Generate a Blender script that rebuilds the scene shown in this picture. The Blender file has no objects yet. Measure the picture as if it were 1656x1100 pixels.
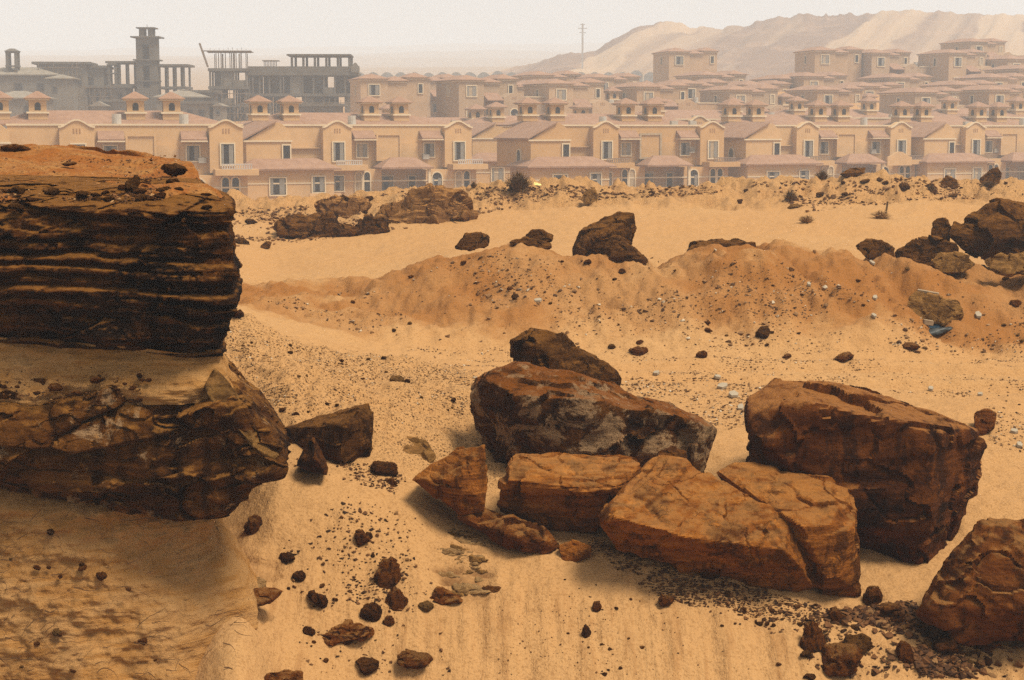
import bpy, bmesh, math, random
import numpy as np
from mathutils import Vector, Matrix

R = math.radians
SC = bpy.context.scene
COL = SC.collection
random.seed(7)

# ------------------------------------------------------------------ camera
FPX, HORIZON, CZ = 2760.0, 208.0, 7.2          # focal length in photo pixels, eye line row, eye height over the house plots
PITCH = math.atan((550.0 - HORIZON) / FPX)
cam_d = bpy.data.cameras.new('camera')
cam = bpy.data.objects.new('camera', cam_d)
COL.objects.link(cam)
cam.location = (0, 0, CZ)
cam.rotation_euler = (math.pi / 2 - PITCH, 0, 0)
cam_d.sensor_width = 36.0
cam_d.lens = 36.0 * FPX / 1656.0
cam_d.clip_start = 0.1
cam_d.clip_end = 12000.0
SC.camera = cam

# ------------------------------------------------------------------ sky, sun, exposure
SUN_EL, SUN_AZ = 60.0, 122.0                    # azimuth measured from +Y (away from the camera) towards +X
wd = bpy.data.worlds.new('World')
SC.world = wd
wd.use_nodes = True
nt = wd.node_tree
bg = nt.nodes['Background']
sky = nt.nodes.new('ShaderNodeTexSky')
sky.sky_type = 'NISHITA'
sky.sun_disc = False
sky.sun_elevation = R(SUN_EL)
sky.sun_rotation = R(SUN_AZ)
sky.air_density = 1.0
sky.dust_density = 6.0
sky.ozone_density = 0.3
dust = nt.nodes.new('ShaderNodeMix')            # airborne dust greys out the blue of the clear sky
dust.data_type = 'RGBA'
dust.inputs['Factor'].default_value = 0.86
dust.inputs[7].default_value = (5.75, 5.65, 5.45, 1)
nt.links.new(sky.outputs['Color'], dust.inputs[6])
nt.links.new(dust.outputs[2], bg.inputs['Color'])
bg.inputs['Strength'].default_value = 0.10
sun_d = bpy.data.lights.new('sun', 'SUN')
sun_d.energy = 4.6
sun_d.angle = R(20)
sun_d.color = (1.0, 0.91, 0.76)
sun = bpy.data.objects.new('sun', sun_d)
COL.objects.link(sun)
sdir = Vector((math.sin(R(SUN_AZ)) * math.cos(R(SUN_EL)), math.cos(R(SUN_AZ)) * math.cos(R(SUN_EL)), math.sin(R(SUN_EL))))
sun.rotation_euler = sdir.to_track_quat('Z', 'Y').to_euler()
sun.location = (30, 30, 60)
vs = SC.view_settings
vs.view_transform = 'Standard'
vs.look = 'None'
vs.exposure = 0.34
vs.gamma = 1.0
vs.use_curve_mapping = False
SC.cycles.max_bounces = 6
SC.cycles.diffuse_bounces = 2
SC.cycles.volume_bounces = 1
SC.cycles.use_denoising = False

# ------------------------------------------------------------------ pixels to places
CP, SP = math.cos(PITCH), math.sin(PITCH)
def at(px, py, d):
    """point on the ray through photo pixel (px, py) at the forward distance d"""
    dy = FPX * CP + (550.0 - py) * SP
    dz = -FPX * SP + (550.0 - py) * CP
    return Vector(((px - 828.0) / dy * d, d, CZ + dz / dy * d))
def z_at(py, d):
    py = np.asarray(py, float)
    dy = FPX * CP + (550.0 - py) * SP
    dz = -FPX * SP + (550.0 - py) * CP
    return CZ + dz / dy * d

# ------------------------------------------------------------------ noise (numpy)
def _h(ix, iy, iz, s=0):
    n = (ix.astype(np.int64) * 374761393 + iy.astype(np.int64) * 668265263 + iz.astype(np.int64) * 2147483647 + s * 974634777) & 0xffffffff
    n = ((n ^ (n >> 13)) * 1274126177) & 0xffffffff
    n = ((n ^ (n >> 16)) * 2246822519) & 0xffffffff
    n ^= n >> 15
    return n.astype(np.float64) / 4294967295.0
def vnoise(p, s=0):
    """value noise, -1..1"""
    f = np.floor(p); t = p - f; t = t * t * t * (t * (t * 6 - 15) + 10)
    i = f.astype(np.int64); x, y, z = i[:, 0], i[:, 1], i[:, 2]
    tx, ty, tz = t[:, 0], t[:, 1], t[:, 2]
    def L(a, b, k): return a + (b - a) * k
    r = L(L(L(_h(x, y, z, s), _h(x + 1, y, z, s), tx), L(_h(x, y + 1, z, s), _h(x + 1, y + 1, z, s), tx), ty),
          L(L(_h(x, y, z + 1, s), _h(x + 1, y, z + 1, s), tx), L(_h(x, y + 1, z + 1, s), _h(x + 1, y + 1, z + 1, s), tx), ty), tz)
    return r * 2 - 1
def fbm(p, o=4, s=0, g=0.5):
    a, r = 1.0, 0.0
    q = p.copy()
    for k in range(o):
        r = r + a * vnoise(q, s + k * 17)
        q = q * 2.03 + 11.7
        a *= g
    return r
def ridged(p, o=4, s=0):
    a, r = 1.0, 0.0
    q = p.copy()
    for k in range(o):
        r = r + a * (1 - 2 * np.abs(vnoise(q, s + k * 29)))
        q = q * 2.1 + 5.3
        a *= 0.5
    return r
def cells(p, s=0):
    """distance to the nearest cell point, that cell's random value, distance gap to the second, tilted plane of the cell"""
    f = np.floor(p).astype(np.int64)
    d1 = np.full(len(p), 9.0); d2 = np.full(len(p), 9.0); v = np.zeros(len(p)); tilt = np.zeros(len(p))
    for i in (-1, 0, 1):
        for j in (-1, 0, 1):
            for k in (-1, 0, 1):
                x, y, z = f[:, 0] + i, f[:, 1] + j, f[:, 2] + k
                a, b, c_ = p[:, 0] - x - _h(x, y, z, s + 1), p[:, 1] - y - _h(x, y, z, s + 2), p[:, 2] - z - _h(x, y, z, s + 3)
                d = np.sqrt(a * a + b * b + c_ * c_)
                c = d < d1
                d2 = np.where(c, d1, np.minimum(d2, d))
                v = np.where(c, _h(x, y, z, s + 4), v)
                tilt = np.where(c, a * (_h(x, y, z, s + 5) - .5) + b * (_h(x, y, z, s + 6) - .5) + c_ * (_h(x, y, z, s + 7) - .5), tilt)
                d1 = np.where(c, d, d1)
    return d1, v, d2 - d1, tilt * 2
def layers(h, s=0, soft=0.18):
    """1-D stepped noise: each bed of unit thickness gets its own offset, -1..1"""
    f = np.floor(h); t = h - f
    z = np.zeros_like(f)
    a, b = _h(f, z, z, s), _h(f + 1, z, z, s)
    k = np.clip((t - (1 - soft)) / soft, 0, 1)
    return (a + (b - a) * k * k * (3 - 2 * k)) * 2 - 1
def sstep(a, b, x):
    t = np.clip((x - a) / (b - a), 0, 1)
    return t * t * (3 - 2 * t)
def pchip(xk, yk, x):
    """monotone cubic through knots; yk is (n, m), returns (len(x), m)"""
    xk = np.asarray(xk, float); yk = np.asarray(yk, float)
    if yk.ndim == 1: yk = yk[:, None]
    h = np.diff(xk)[:, None]; dl = np.diff(yk, axis=0) / h
    m = np.zeros_like(yk)
    w1, w2 = 2 * h[1:] + h[:-1], h[1:] + 2 * h[:-1]
    ok = dl[1:] * dl[:-1] > 0
    with np.errstate(divide='ignore', invalid='ignore'):
        hm = (w1 + w2) / (w1 / dl[:-1] + w2 / dl[1:])
    m[1:-1] = np.where(ok, np.nan_to_num(hm), 0)
    m[0], m[-1] = dl[0], dl[-1]
    x = np.clip(x, xk[0], xk[-1])
    i = np.clip(np.searchsorted(xk, x, side='right') - 1, 0, len(xk) - 2)
    hh = h[i]; t = ((x - xk[i])[:, None]) / hh
    return ((2 * t**3 - 3 * t**2 + 1) * yk[i] + (t**3 - 2 * t**2 + t) * hh * m[i] + (-2 * t**3 + 3 * t**2) * yk[i + 1] + (t**3 - t**2) * hh * m[i + 1])

# ------------------------------------------------------------------ meshes
def np_mesh(name, v, f, smooth=True):
    """mesh from arrays; f is (n, 3) or (n, 4)"""
    me = bpy.data.meshes.new(name)
    v = np.ascontiguousarray(v, np.float32); f = np.ascontiguousarray(f, np.int32)
    n, k = f.shape
    me.vertices.add(len(v)); me.vertices.foreach_set('co', v.ravel())
    me.loops.add(n * k); me.loops.foreach_set('vertex_index', f.ravel())
    me.polygons.add(n)
    me.polygons.foreach_set('loop_start', np.arange(0, n * k, k, dtype=np.int32))
    me.polygons.foreach_set('loop_total', np.full(n, k, np.int32))
    me.update(calc_edges=True)
    me.polygons.foreach_set('use_smooth', np.full(n, smooth, bool))
    me.validate()
    return me
def grid_faces(nr, nc):
    a = (np.arange(nr - 1)[:, None] * nc + np.arange(nc - 1)[None, :]).ravel()
    return np.stack([a, a + 1, a + nc + 1, a + nc], 1)
def attr(me, name, vals):
    a = me.attributes.new(name, 'FLOAT', 'POINT')
    a.data.foreach_set('value', np.ascontiguousarray(vals, np.float32))
def link(name, data, mat=None, parent=None, loc=None):
    o = bpy.data.objects.new(name, data)
    COL.objects.link(o)
    if mat and not data.materials: data.materials.append(mat)
    if parent: o.parent = parent
    if loc is not None: o.location = loc
    return o
def tag(o, label=None, cat=None, group=None, kind=None):
    if label: o['label'] = label
    if cat: o['category'] = cat
    if group: o['group'] = group
    if kind: o['kind'] = kind
    return o
def empty(name, loc=(0, 0, 0), rz=0.0):
    o = bpy.data.objects.new(name, None)
    o.empty_display_size = 0.3
    COL.objects.link(o)
    o.location = loc; o.rotation_euler = (0, 0, rz)
    return o

# ------------------------------------------------------------------ materials
class NT:
    def __init__(self, name):
        self.m = bpy.data.materials.new(name); self.m.use_nodes = True
        self.t = self.m.node_tree; self.b = self.t.nodes['Principled BSDF']
    def n(self, typ, **kw):
        x = self.t.nodes.new('ShaderNode' + typ)
        for k, v in kw.items(): setattr(x, k, v)
        return x
    def l(self, a, b): self.t.links.new(a, b)
    def put(self, sock, v):
        if hasattr(v, 'links'): self.l(v, sock)
        else: sock.default_value = v
    def math(self, op, a, b=0.0, c=None, clamp=False):
        x = self.n('Math', operation=op, use_clamp=clamp)
        self.put(x.inputs[0], a); self.put(x.inputs[1], b)
        if c is not None: self.put(x.inputs[2], c)
        return x.outputs[0]
    def mix(self, f, a, b, blend='MIX'):
        x = self.n('Mix', data_type='RGBA', blend_type=blend)
        self.put(x.inputs[0], f)
        for s, v in ((x.inputs[6], a), (x.inputs[7], b)):
            if hasattr(v, 'links'): self.l(v, s)
            else: s.default_value = tuple(v) + ((1,) if len(v) == 3 else ())
        return x.outputs[2]
    def coord(self, kind='Object', scale=(1, 1, 1), rot=(0, 0, 0), loc=(0, 0, 0)):
        c = self.n('TexCoord') if kind in ('Object', 'Generated') else self.n('NewGeometry')
        m = self.n('Mapping')
        self.l(c.outputs[kind], m.inputs['Vector'])
        m.inputs['Scale'].default_value = scale; m.inputs['Rotation'].default_value = rot; m.inputs['Location'].default_value = loc
        return m.outputs[0]
    def noise(self, vec, scale, detail=4, rough=0.55, dist=0.0):
        x = self.n('TexNoise')
        self.l(vec, x.inputs['Vector'])
        x.inputs['Scale'].default_value = scale; x.inputs['Detail'].default_value = detail
        x.inputs['Roughness'].default_value = rough; x.inputs['Distortion'].default_value = dist
        return x.outputs['Fac']
    def voro(self, vec, scale, feature='F1', rnd=1.0, out='Distance'):
        x = self.n('TexVoronoi', feature=feature)
        self.l(vec, x.inputs['Vector'])
        x.inputs['Scale'].default_value = scale; x.inputs['Randomness'].default_value = rnd
        return x.outputs[out]
    def ramp(self, fac, lo, hi):
        x = self.n('MapRange'); x.interpolation_type = 'SMOOTHSTEP'
        self.put(x.inputs['Value'], fac); x.inputs['From Min'].default_value = lo; x.inputs['From Max'].default_value = hi
        return x.outputs['Result']
    def attr(self, name):
        x = self.n('Attribute'); x.attribute_name = name
        return x.outputs['Fac']
    def normal_z(self):
        g = self.n('NewGeometry'); s = self.n('SeparateXYZ')
        self.l(g.outputs['Normal'], s.inputs[0])
        return s.outputs['Z']
    def bump(self, h, dist, strength=1.0, prev=None):
        x = self.n('Bump')
        self.l(h, x.inputs['Height']); x.inputs['Distance'].default_value = dist; x.inputs['Strength'].default_value = strength
        if prev is not None: self.l(prev, x.inputs['Normal'])
        return x.outputs[0]
    def out(self, col, normal=None, rough=0.9, spec=0.25):
        self.put(self.b.inputs['Base Color'], col if hasattr(col, 'links') else tuple(col) + (1,))
        self.put(self.b.inputs['Roughness'], rough)
        self.b.inputs['Specular IOR Level'].default_value = spec
        if normal is not None: self.l(normal, self.b.inputs['Normal'])
        return self.m

SAND = (0.405, 0.220, 0.085)
SAND_RED = (0.270, 0.108, 0.026)
SAND_DARK = (0.205, 0.095, 0.028)
def mat_sand():
    t = NT('sand')
    c = t.coord('Position')
    big = t.noise(c, 0.35, 5, 0.6)
    mid = t.noise(c, 3.0, 6, 0.65)
    fine = t.noise(c, 38, 4, 0.7)
    tone, grav = t.attr('tone'), t.attr('gravel')
    col = t.mix(t.ramp(t.math('ADD', tone, t.math('MULTIPLY', t.math('SUBTRACT', mid, 0.5), 0.9)), 0.15, 0.85), SAND, SAND_RED)
    col = t.mix(t.math('MULTIPLY', t.ramp(big, 0.42, 0.70), 0.45), col, (0.415, 0.240, 0.100))
    col = t.mix(t.math('MULTIPLY', t.ramp(fine, 0.50, 0.66), 0.55), col, SAND_DARK)
    col = t.mix(t.math('MULTIPLY', t.ramp(t.noise(c, 9, 6, 0.75), 0.54, 0.68), 0.45), col, SAND_DARK)
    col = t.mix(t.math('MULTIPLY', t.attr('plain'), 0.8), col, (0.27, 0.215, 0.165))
    # rain streaks down the pit face
    st = t.noise(t.coord('Position', (9, 1.0, 1.2)), 1.0, 5, 0.7)
    col = t.mix(t.math('MULTIPLY', t.math('MULTIPLY', t.ramp(st, 0.50, 0.68), t.attr('face')), 0.55), col, (0.265, 0.125, 0.042))
    col = t.mix(t.math('MULTIPLY', t.attr('stain'), t.ramp(mid, 0.3, 0.6)), col, (0.13, 0.055, 0.017))
    # grit too small to model
    v1 = t.voro(c, 26); v2 = t.voro(c, 60)
    g1 = t.math('MULTIPLY', t.ramp(t.math('SUBTRACT', 0.30, v1), 0.0, 0.08), t.ramp(t.math('ADD', grav, t.math('MULTIPLY', mid, 0.5)), 0.45, 0.9))
    g2 = t.math('MULTIPLY', t.ramp(t.math('SUBTRACT', 0.27, v2), 0.0, 0.08), t.ramp(t.math('ADD', grav, t.math('MULTIPLY', mid, 0.6)), 0.35, 0.8))
    gv = t.voro(c, 26, out='Color')
    gs = t.n('SeparateColor'); t.l(gv, gs.inputs[0])
    gcol = t.mix(gs.outputs[0], (0.065, 0.030, 0.010), (0.24, 0.125, 0.05))
    col = t.mix(g1, col, gcol)
    col = t.mix(t.math('MULTIPLY', g2, 0.8), col, (0.11, 0.05, 0.017))
    h = t.math('ADD', t.math('MULTIPLY', mid, 1.4), t.math('MULTIPLY', fine, 0.35))
    h = t.math('ADD', h, t.math('MULTIPLY', t.math('MAXIMUM', g1, g2), 0.35))
    h = t.math('ADD', h, t.math('MULTIPLY', t.math('MULTIPLY', st, t.attr('face')), 0.6))
    return t.out(col, t.bump(h, 0.05, 0.9), 0.95, 0.1)

def mat_rock(name, rust, dark, pale, dust_lit_col, bands=9.0, rot=(0, 0, 0), dust_lit_amt=0.6, crust=0.0, varnish=0.5, rough=0.62, band_mix=0.55, relief=0.05):
    t = NT(name)
    c = t.coord('Object')
    cb = t.coord('Object', (1.1, 1.1, bands), rot)
    band = t.noise(cb, 1.0, 6, 0.62, 0.35)
    blotch = t.noise(c, 1.7, 5, 0.6, 0.3)
    mid = t.noise(c, 9, 6, 0.65)
    fine = t.noise(c, 55, 3, 0.7)
    col = t.mix(t.math('MULTIPLY', t.ramp(band, 0.38, 0.64), band_mix), rust, pale)
    col = t.mix(t.ramp(t.math('ADD', t.math('MULTIPLY', blotch, 0.75), t.math('MULTIPLY', band, 0.35)), varnish, varnish + 0.16), dark, col)
    grain = t.noise(t.coord('Object', (2.2, 2.2, bands * 3.5), rot, (3, 1, 7)), 1.0, 5, 0.7, 0.5)
    patch = t.noise(t.coord('Object', (1, 1, 1), (0.3, 0.7, 0.2), (9, 4, 2)), 1.3, 4, 0.6, 0.8)
    pm = t.ramp(patch, 0.42, 0.60)
    col = t.mix(t.math('MULTIPLY', t.math('MULTIPLY', t.ramp(grain, 0.50, 0.62), pm), 0.45), col, dark)
    col = t.mix(t.math('MULTIPLY', t.math('MULTIPLY', t.ramp(grain, 0.46, 0.34), pm), 0.35), col, pale)
    stainn = t.noise(t.coord('Object', (1.6, 1.6, 0.6), (0.1, 0.1, 0)), 2.2, 7, 0.7, 0.5)
    col = t.mix(t.math('MULTIPLY', t.ramp(stainn, 0.50, 0.60), 0.72), col, dark)
    col = t.mix(t.math('MULTIPLY', t.ramp(t.noise(c, 28, 5, 0.75), 0.56, 0.66), 0.55), col, tuple(x * 0.6 for x in dark))
    col = t.mix(t.math('MULTIPLY', t.ramp(mid, 0.56, 0.74), 0.40), col, dark)
    col = t.mix(t.math('MULTIPLY', t.ramp(t.noise(c, 6, 7, 0.75, 0.4), 0.54, 0.66), 0.45), col, tuple(x * 1.6 for x in pale))
    # hairline cracks and pits
    cw = t.noise(t.coord('Object', (1.0, 1.0, 2.6), rot), 2.1, 5, 0.6, 0.4)
    crack = t.math('MULTIPLY', t.ramp(t.math('SUBTRACT', 0.006, t.math('ABSOLUTE', t.math('SUBTRACT', cw, 0.5))), 0.0, 0.006), t.ramp(blotch, 0.50, 0.58))
    col = t.mix(t.math('MULTIPLY', crack, 0.7), col, tuple(x * 0.5 for x in dark))
    if crust > 0:
        cn = t.noise(c, 3.1, 7, 0.72, 0.6)
        col = t.mix(t.math('MULTIPLY', t.math('MULTIPLY', t.ramp(cn, 0.60 - crust * 0.2, 0.66 - crust * 0.2), t.ramp(fine, 0.30, 0.5)), 0.85), col, (0.36, 0.215, 0.105))
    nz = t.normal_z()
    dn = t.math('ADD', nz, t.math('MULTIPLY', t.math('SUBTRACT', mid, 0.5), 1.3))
    col = t.mix(t.math('MULTIPLY', t.ramp(dn, 0.60, 1.05), dust_lit_amt), col, dust_lit_col)  # settled dust on upward faces, brightened to paint in sunlit tops
    g = t.n('NewGeometry')
    col = t.mix(t.math('MULTIPLY', t.ramp(g.outputs['Pointiness'], 0.53, 0.60), 0.5), col, tuple(min(1, x * 1.5) for x in pale))
    h = t.math('ADD', t.math('ADD', t.math('MULTIPLY', band, 0.8), t.math('MULTIPLY', grain, 0.35)), t.math('MULTIPLY', t.noise(c, 18, 8, 0.75), 1.3))
    h = t.math('ADD', h, t.math('MULTIPLY', fine, 0.3))
    h = t.math('SUBTRACT', h, t.math('MULTIPLY', crack, 0.4))
    return t.out(col, t.bump(h, relief, 1.0), min(0.95, rough + 0.2), 0.05)

def plain(name, col, var=0.12, scale=2.0, rough=0.9, bump=0.0, spec=0.2):
    t = NT(name)
    c = t.coord('Object')
    n = t.noise(c, scale, 5, 0.65)
    cc = t.mix(t.ramp(n, 0.3, 0.7), tuple(x * (1 - var) for x in col), tuple(min(1, x * (1 + var)) for x in col))
    return t.out(cc, t.bump(n, bump) if bump else None, rough, spec)
# ------------------------------------------------------------------ the ground: one sheet from the pit at the viewer's feet to the far hills
KD = [8, 11, 13.0, 13.9, 14.6, 15.3, 16.2, 17.5, 19, 20.5, 22, 24, 26, 28, 30, 33, 37, 42, 46, 50, 55, 62]
NEAR = [1900, 1500]
TAB = {
    -500: [1330, 1200, 1100, 1000, 900, 760, 650, 590, 560, 520, 500, 480, 465, 440, 410, 380, 350, 322, 312, 325],
    290: [1130, 1000, 930, 880, 800, 690, 600, 560, 540, 515, 495, 475, 455, 430, 405, 375, 348, 324, 314, 325],
    150: [1330, 1200, 1100, 1000, 900, 760, 650, 590, 560, 520, 500, 480, 465, 440, 410, 380, 350, 324, 314, 325],
    370: [1065, 970, 915, 860, 785, 660, 570, 520, 515, 505, 485, 468, 445, 425, 400, 370, 345, 322, 316, 328],
    450: [1150, 1030, 930, 800, 728, 645, 580, 545, 552, 530, 500, 470, 458, 440, 410, 370, 348, 326, 325, 335],
    550: [1215, 1075, 940, 810, 745, 670, 605, 562, 568, 555, 520, 475, 452, 432, 405, 372, 350, 322, 325, 335],
    650: [1280, 1100, 960, 845, 765, 690, 625, 580, 580, 575, 520, 436, 446, 425, 400, 362, 332, 304, 312, 325],
    750: [1280, 1100, 975, 880, 800, 725, 655, 600, 594, 585, 500, 410, 422, 405, 392, 360, 325, 298, 305, 320],
    850: [1280, 1100, 980, 885, 815, 745, 680, 635, 610, 590, 490, 396, 408, 402, 388, 358, 322, 296, 303, 318],
    950: [1280, 1100, 985, 895, 825, 755, 695, 650, 618, 588, 495, 414, 422, 408, 386, 352, 320, 294, 303, 318],
    1100: [1280, 1100, 985, 900, 840, 765, 705, 660, 625, 585, 490, 420, 428, 412, 385, 350, 322, 297, 305, 320],
    1250: [1280, 1105, 1000, 920, 850, 770, 708, 662, 628, 590, 480, 396, 410, 405, 382, 350, 320, 290, 300, 318],
    1400: [1280, 1110, 1010, 950, 880, 790, 715, 668, 632, 592, 490, 408, 422, 412, 385, 345, 310, 282, 295, 315],
    1550: [1290, 1130, 1030, 960, 900, 800, 725, 672, 635, 595, 505, 436, 440, 420, 390, 345, 315, 290, 300, 315],
    1656: [1290, 1140, 1050, 970, 910, 810, 735, 680, 638, 598, 515, 443, 444, 422, 392, 348, 318, 292, 300, 315],
    2150: [1290, 1140, 1050, 970, 910, 810, 735, 680, 638, 598, 515, 443, 444, 422, 392, 348, 318, 292, 300, 315],
}
KFAR = [75, 95, 160, 215, 235, 258, 295, 335, 450, 700, 1200, 1900, 2600, 3400, 5500]
FAR_L = [1.3, 0, 0, 0, 2.0, 7.0, 9.0, 11.0, 18.0, 30.0, 52.0, 84.0, 0, 70.0, 40.0]
FAR_R = [1.3, 0, 0, 0, 2.0, 7.0, 14.0, 16.5, 19.0, 30.0, 52.0, 84.0, 0, 70.0, 40.0]
FAR_HILL = {-500: 60, 0: 66, 60: 68, 150: 86, 240: 82, 420: 86, 560: 84, 850: 82, 1100: 80, 1656: 76, 2150: 70}   # skyline rows of the far hills
cols = sorted(TAB)
ZK = []
for cpx in cols:
    zn = [float(z_at(py, d)) for py, d in zip(NEAR + TAB[cpx], KD)]
    k = float(sstep(980, 1150, np.array(cpx)))
    zf = [a + (b - a) * k for a, b in zip(FAR_L, FAR_R)]
    zf[12] = float(z_at(np.interp(cpx, list(FAR_HILL), list(FAR_HILL.values())), 2600))
    ZK.append(zn + zf)
ZK = np.array(ZK).T
KALL = KD + KFAR
drows = np.concatenate([np.linspace(8, 13.4, 24)[:-1], np.linspace(13.4, 16.0, 150)[:-1], np.geomspace(16.0, 32, 250)[:-1], np.geomspace(32, 62, 120)[:-1], np.geomspace(62, 5500, 90)])
pcols = np.concatenate([np.linspace(-500, -80, 30)[:-1], np.linspace(-80, 1736, 700)[:-1], np.linspace(1736, 2150, 30)])
Zc = pchip(KALL, ZK, drows)                       # rows x table columns
ZG = pchip(cols, Zc.T, pcols).T                   # rows x fine columns
DYC = FPX * CP
XG = (pcols[None, :] - 828.0) / DYC * drows[:, None]
YG = np.repeat(drows[:, None], len(pcols), 1)
P3 = np.stack([XG.ravel(), YG.ravel(), np.zeros(XG.size)], 1)
NRr, NCc = ZG.shape
PXG = np.repeat(pcols[None, :], NRr, 0)
near = sstep(66, 55, YG)
pit = sstep(15.6, 14.6, YG) * sstep(330, 460, PXG)
rel = fbm(P3 * 0.55, 4, 3).reshape(ZG.shape) * 0.10 + fbm(P3 * 2.3, 3, 31).reshape(ZG.shape) * 0.035
lump = np.maximum(0, ridged(P3 * 1.1, 3, 77)).reshape(ZG.shape)
berm = sstep(43, 47, YG) * near
mound = sstep(24.2, 26, YG) * sstep(31, 28.6, YG)
gslope = sstep(16, 17, YG) * sstep(22.5, 21, YG) * sstep(900, 720, PXG)
dz = rel * (0.45 + 1.5 * berm + 1.2 * mound + 0.9 * gslope) * near
dz += (lump * 0.20 - 0.30) * berm + lump * 0.05 * mound
dz += fbm(P3 * 7.5, 3, 5).reshape(ZG.shape) * (0.014 + 0.03 * berm + 0.030 * gslope + 0.024 * mound) * near
# gullies and slip scars on the mound face
gl = ridged(np.stack([P3[:, 0] * 1.3 + P3[:, 1] * 0.35, P3[:, 1] * 0.45, P3[:, 2]], 1), 3, 61).reshape(ZG.shape)
dz -= np.maximum(0, gl - 0.10) * 0.17 * mound * (0.25 + 0.75 * sstep(860, 1100, PXG))
# flutes in the pit face
fl = fbm(np.stack([P3[:, 0] * 7, P3[:, 1] * 0.9, P3[:, 2]], 1), 3, 9).reshape(ZG.shape)
dz += fl * 0.024 * pit
# wheel ruts on the track
for off, w in ((0.0, 0.16), (1.25, 0.16)):
    yr = 22.3 + off + 0.18 * np.sin(XG * 0.4)
    dz -= 0.085 * np.exp(-((YG - yr) / w) ** 2) * sstep(760, 900, PXG)
    dz += 0.055 * np.exp(-((YG - yr - 0.33) / w) ** 2) * sstep(760, 900, PXG)
far = sstep(60, 90, YG)
ud = np.stack([P3[:, 0] * 0.004, P3[:, 1] * 0.004, P3[:, 2]], 1)
dz += fbm(ud, 5, 91).reshape(ZG.shape) * 7.0 * sstep(520, 1500, YG)  # gravel lines added along the rut edges in place of their faint shading
# thin broken sand layers cropping out of the pit slope
nz_ = fbm(P3 * 3.0, 3, 41).reshape(ZG.shape)
m1 = sstep(680, 712, PXG + 20 * nz_) * sstep(815, 780, PXG + 25 * nz_) * sstep(14.45, 14.62, YG + .1 * nz_) * sstep(15.38, 15.2, YG + .1 * nz_)
m2 = sstep(330, 380, PXG) * sstep(480, 430, PXG + 25 * nz_) * sstep(13.7, 13.9, YG) * sstep(15.0, 14.8, YG) * sstep(-.2, .3, nz_)
hl = (ZG + 0.10 * XG + 0.02 * nz_) / 0.055
sl = layers(hl.ravel(), 4, 0.25).reshape(ZG.shape) + 0.6 * layers((hl * 2.7).ravel(), 6, 0.3).reshape(ZG.shape)
dz += sl * (0.03 * m1 + 0.035 * m2 + 0.004 * pit)
ZG = ZG + dz
gme = np_mesh('ground', np.stack([XG.ravel(), YG.ravel(), ZG.ravel()], 1), grid_faces(NRr, NCc))
tone = (mound * (0.75 + 0.35 * sstep(500, 620, PXG)) + berm * 0.28 + gslope * 0.12 + 0.15 * sstep(1000, 700, PXG) * sstep(22, 25, YG) * sstep(32, 30, YG))
tone = tone * (0.75 + 0.5 * fbm(P3 * 0.8, 3, 15).reshape(ZG.shape)) - 0.25 * pit - 0.3 * sstep(21.5, 22, YG) * sstep(24.6, 24, YG) * sstep(740, 860, PXG)
grav = 0.55 * gslope + 0.42 * berm + 0.26 * mound + 0.18 * sstep(15.4, 16.5, YG) * sstep(23, 21, YG) - 0.5 * pit - 0.3 * sstep(32, 34, YG) * sstep(45, 42, YG) - far
attr(gme, 'tone', np.clip(tone, 0, 1).ravel())
attr(gme, 'gravel', grav.ravel())
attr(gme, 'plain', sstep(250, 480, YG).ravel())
attr(gme, 'face', (pit * sstep(15.0, 14.5, YG)).ravel())
attr(gme, 'stain', (np.clip(-sl, 0, 1) * (0.8 * m1 + 0.4 * m2) + 0.12 * m1).ravel())  # darker colour in the sunken sand layers
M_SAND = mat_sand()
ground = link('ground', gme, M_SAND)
tag(ground, kind='structure')

def zt(x, y):
    """height of the ground at (x, y), arrays or numbers"""
    x, y = np.asarray(x, float), np.asarray(y, float)
    px = 828.0 + x / y * DYC
    i = np.clip(np.searchsorted(drows, y) - 1, 0, NRr - 2); j = np.clip(np.searchsorted(pcols, px) - 1, 0, NCc - 2)
    u = np.clip((y - drows[i]) / (drows[i + 1] - drows[i]), 0, 1); v = np.clip((px - pcols[j]) / (pcols[j + 1] - pcols[j]), 0, 1)
    return (ZG[i, j] * (1 - u) * (1 - v) + ZG[i + 1, j] * u * (1 - v) + ZG[i, j + 1] * (1 - u) * v + ZG[i + 1, j + 1] * u * v)
_dl = np.geomspace(12.5, 70, 2500)
def hit(px, py):
    """where the sight line through a photo pixel meets the ground"""
    p1 = at(px, py, 1.0)
    below = zt(p1.x * _dl, _dl) >= CZ + (p1.z - CZ) * _dl
    i = int(np.argmax(below)) if below.any() else len(_dl) - 1
    d = _dl[i]
    return Vector((p1.x * d, d, float(zt(p1.x * d, d))))
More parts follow.
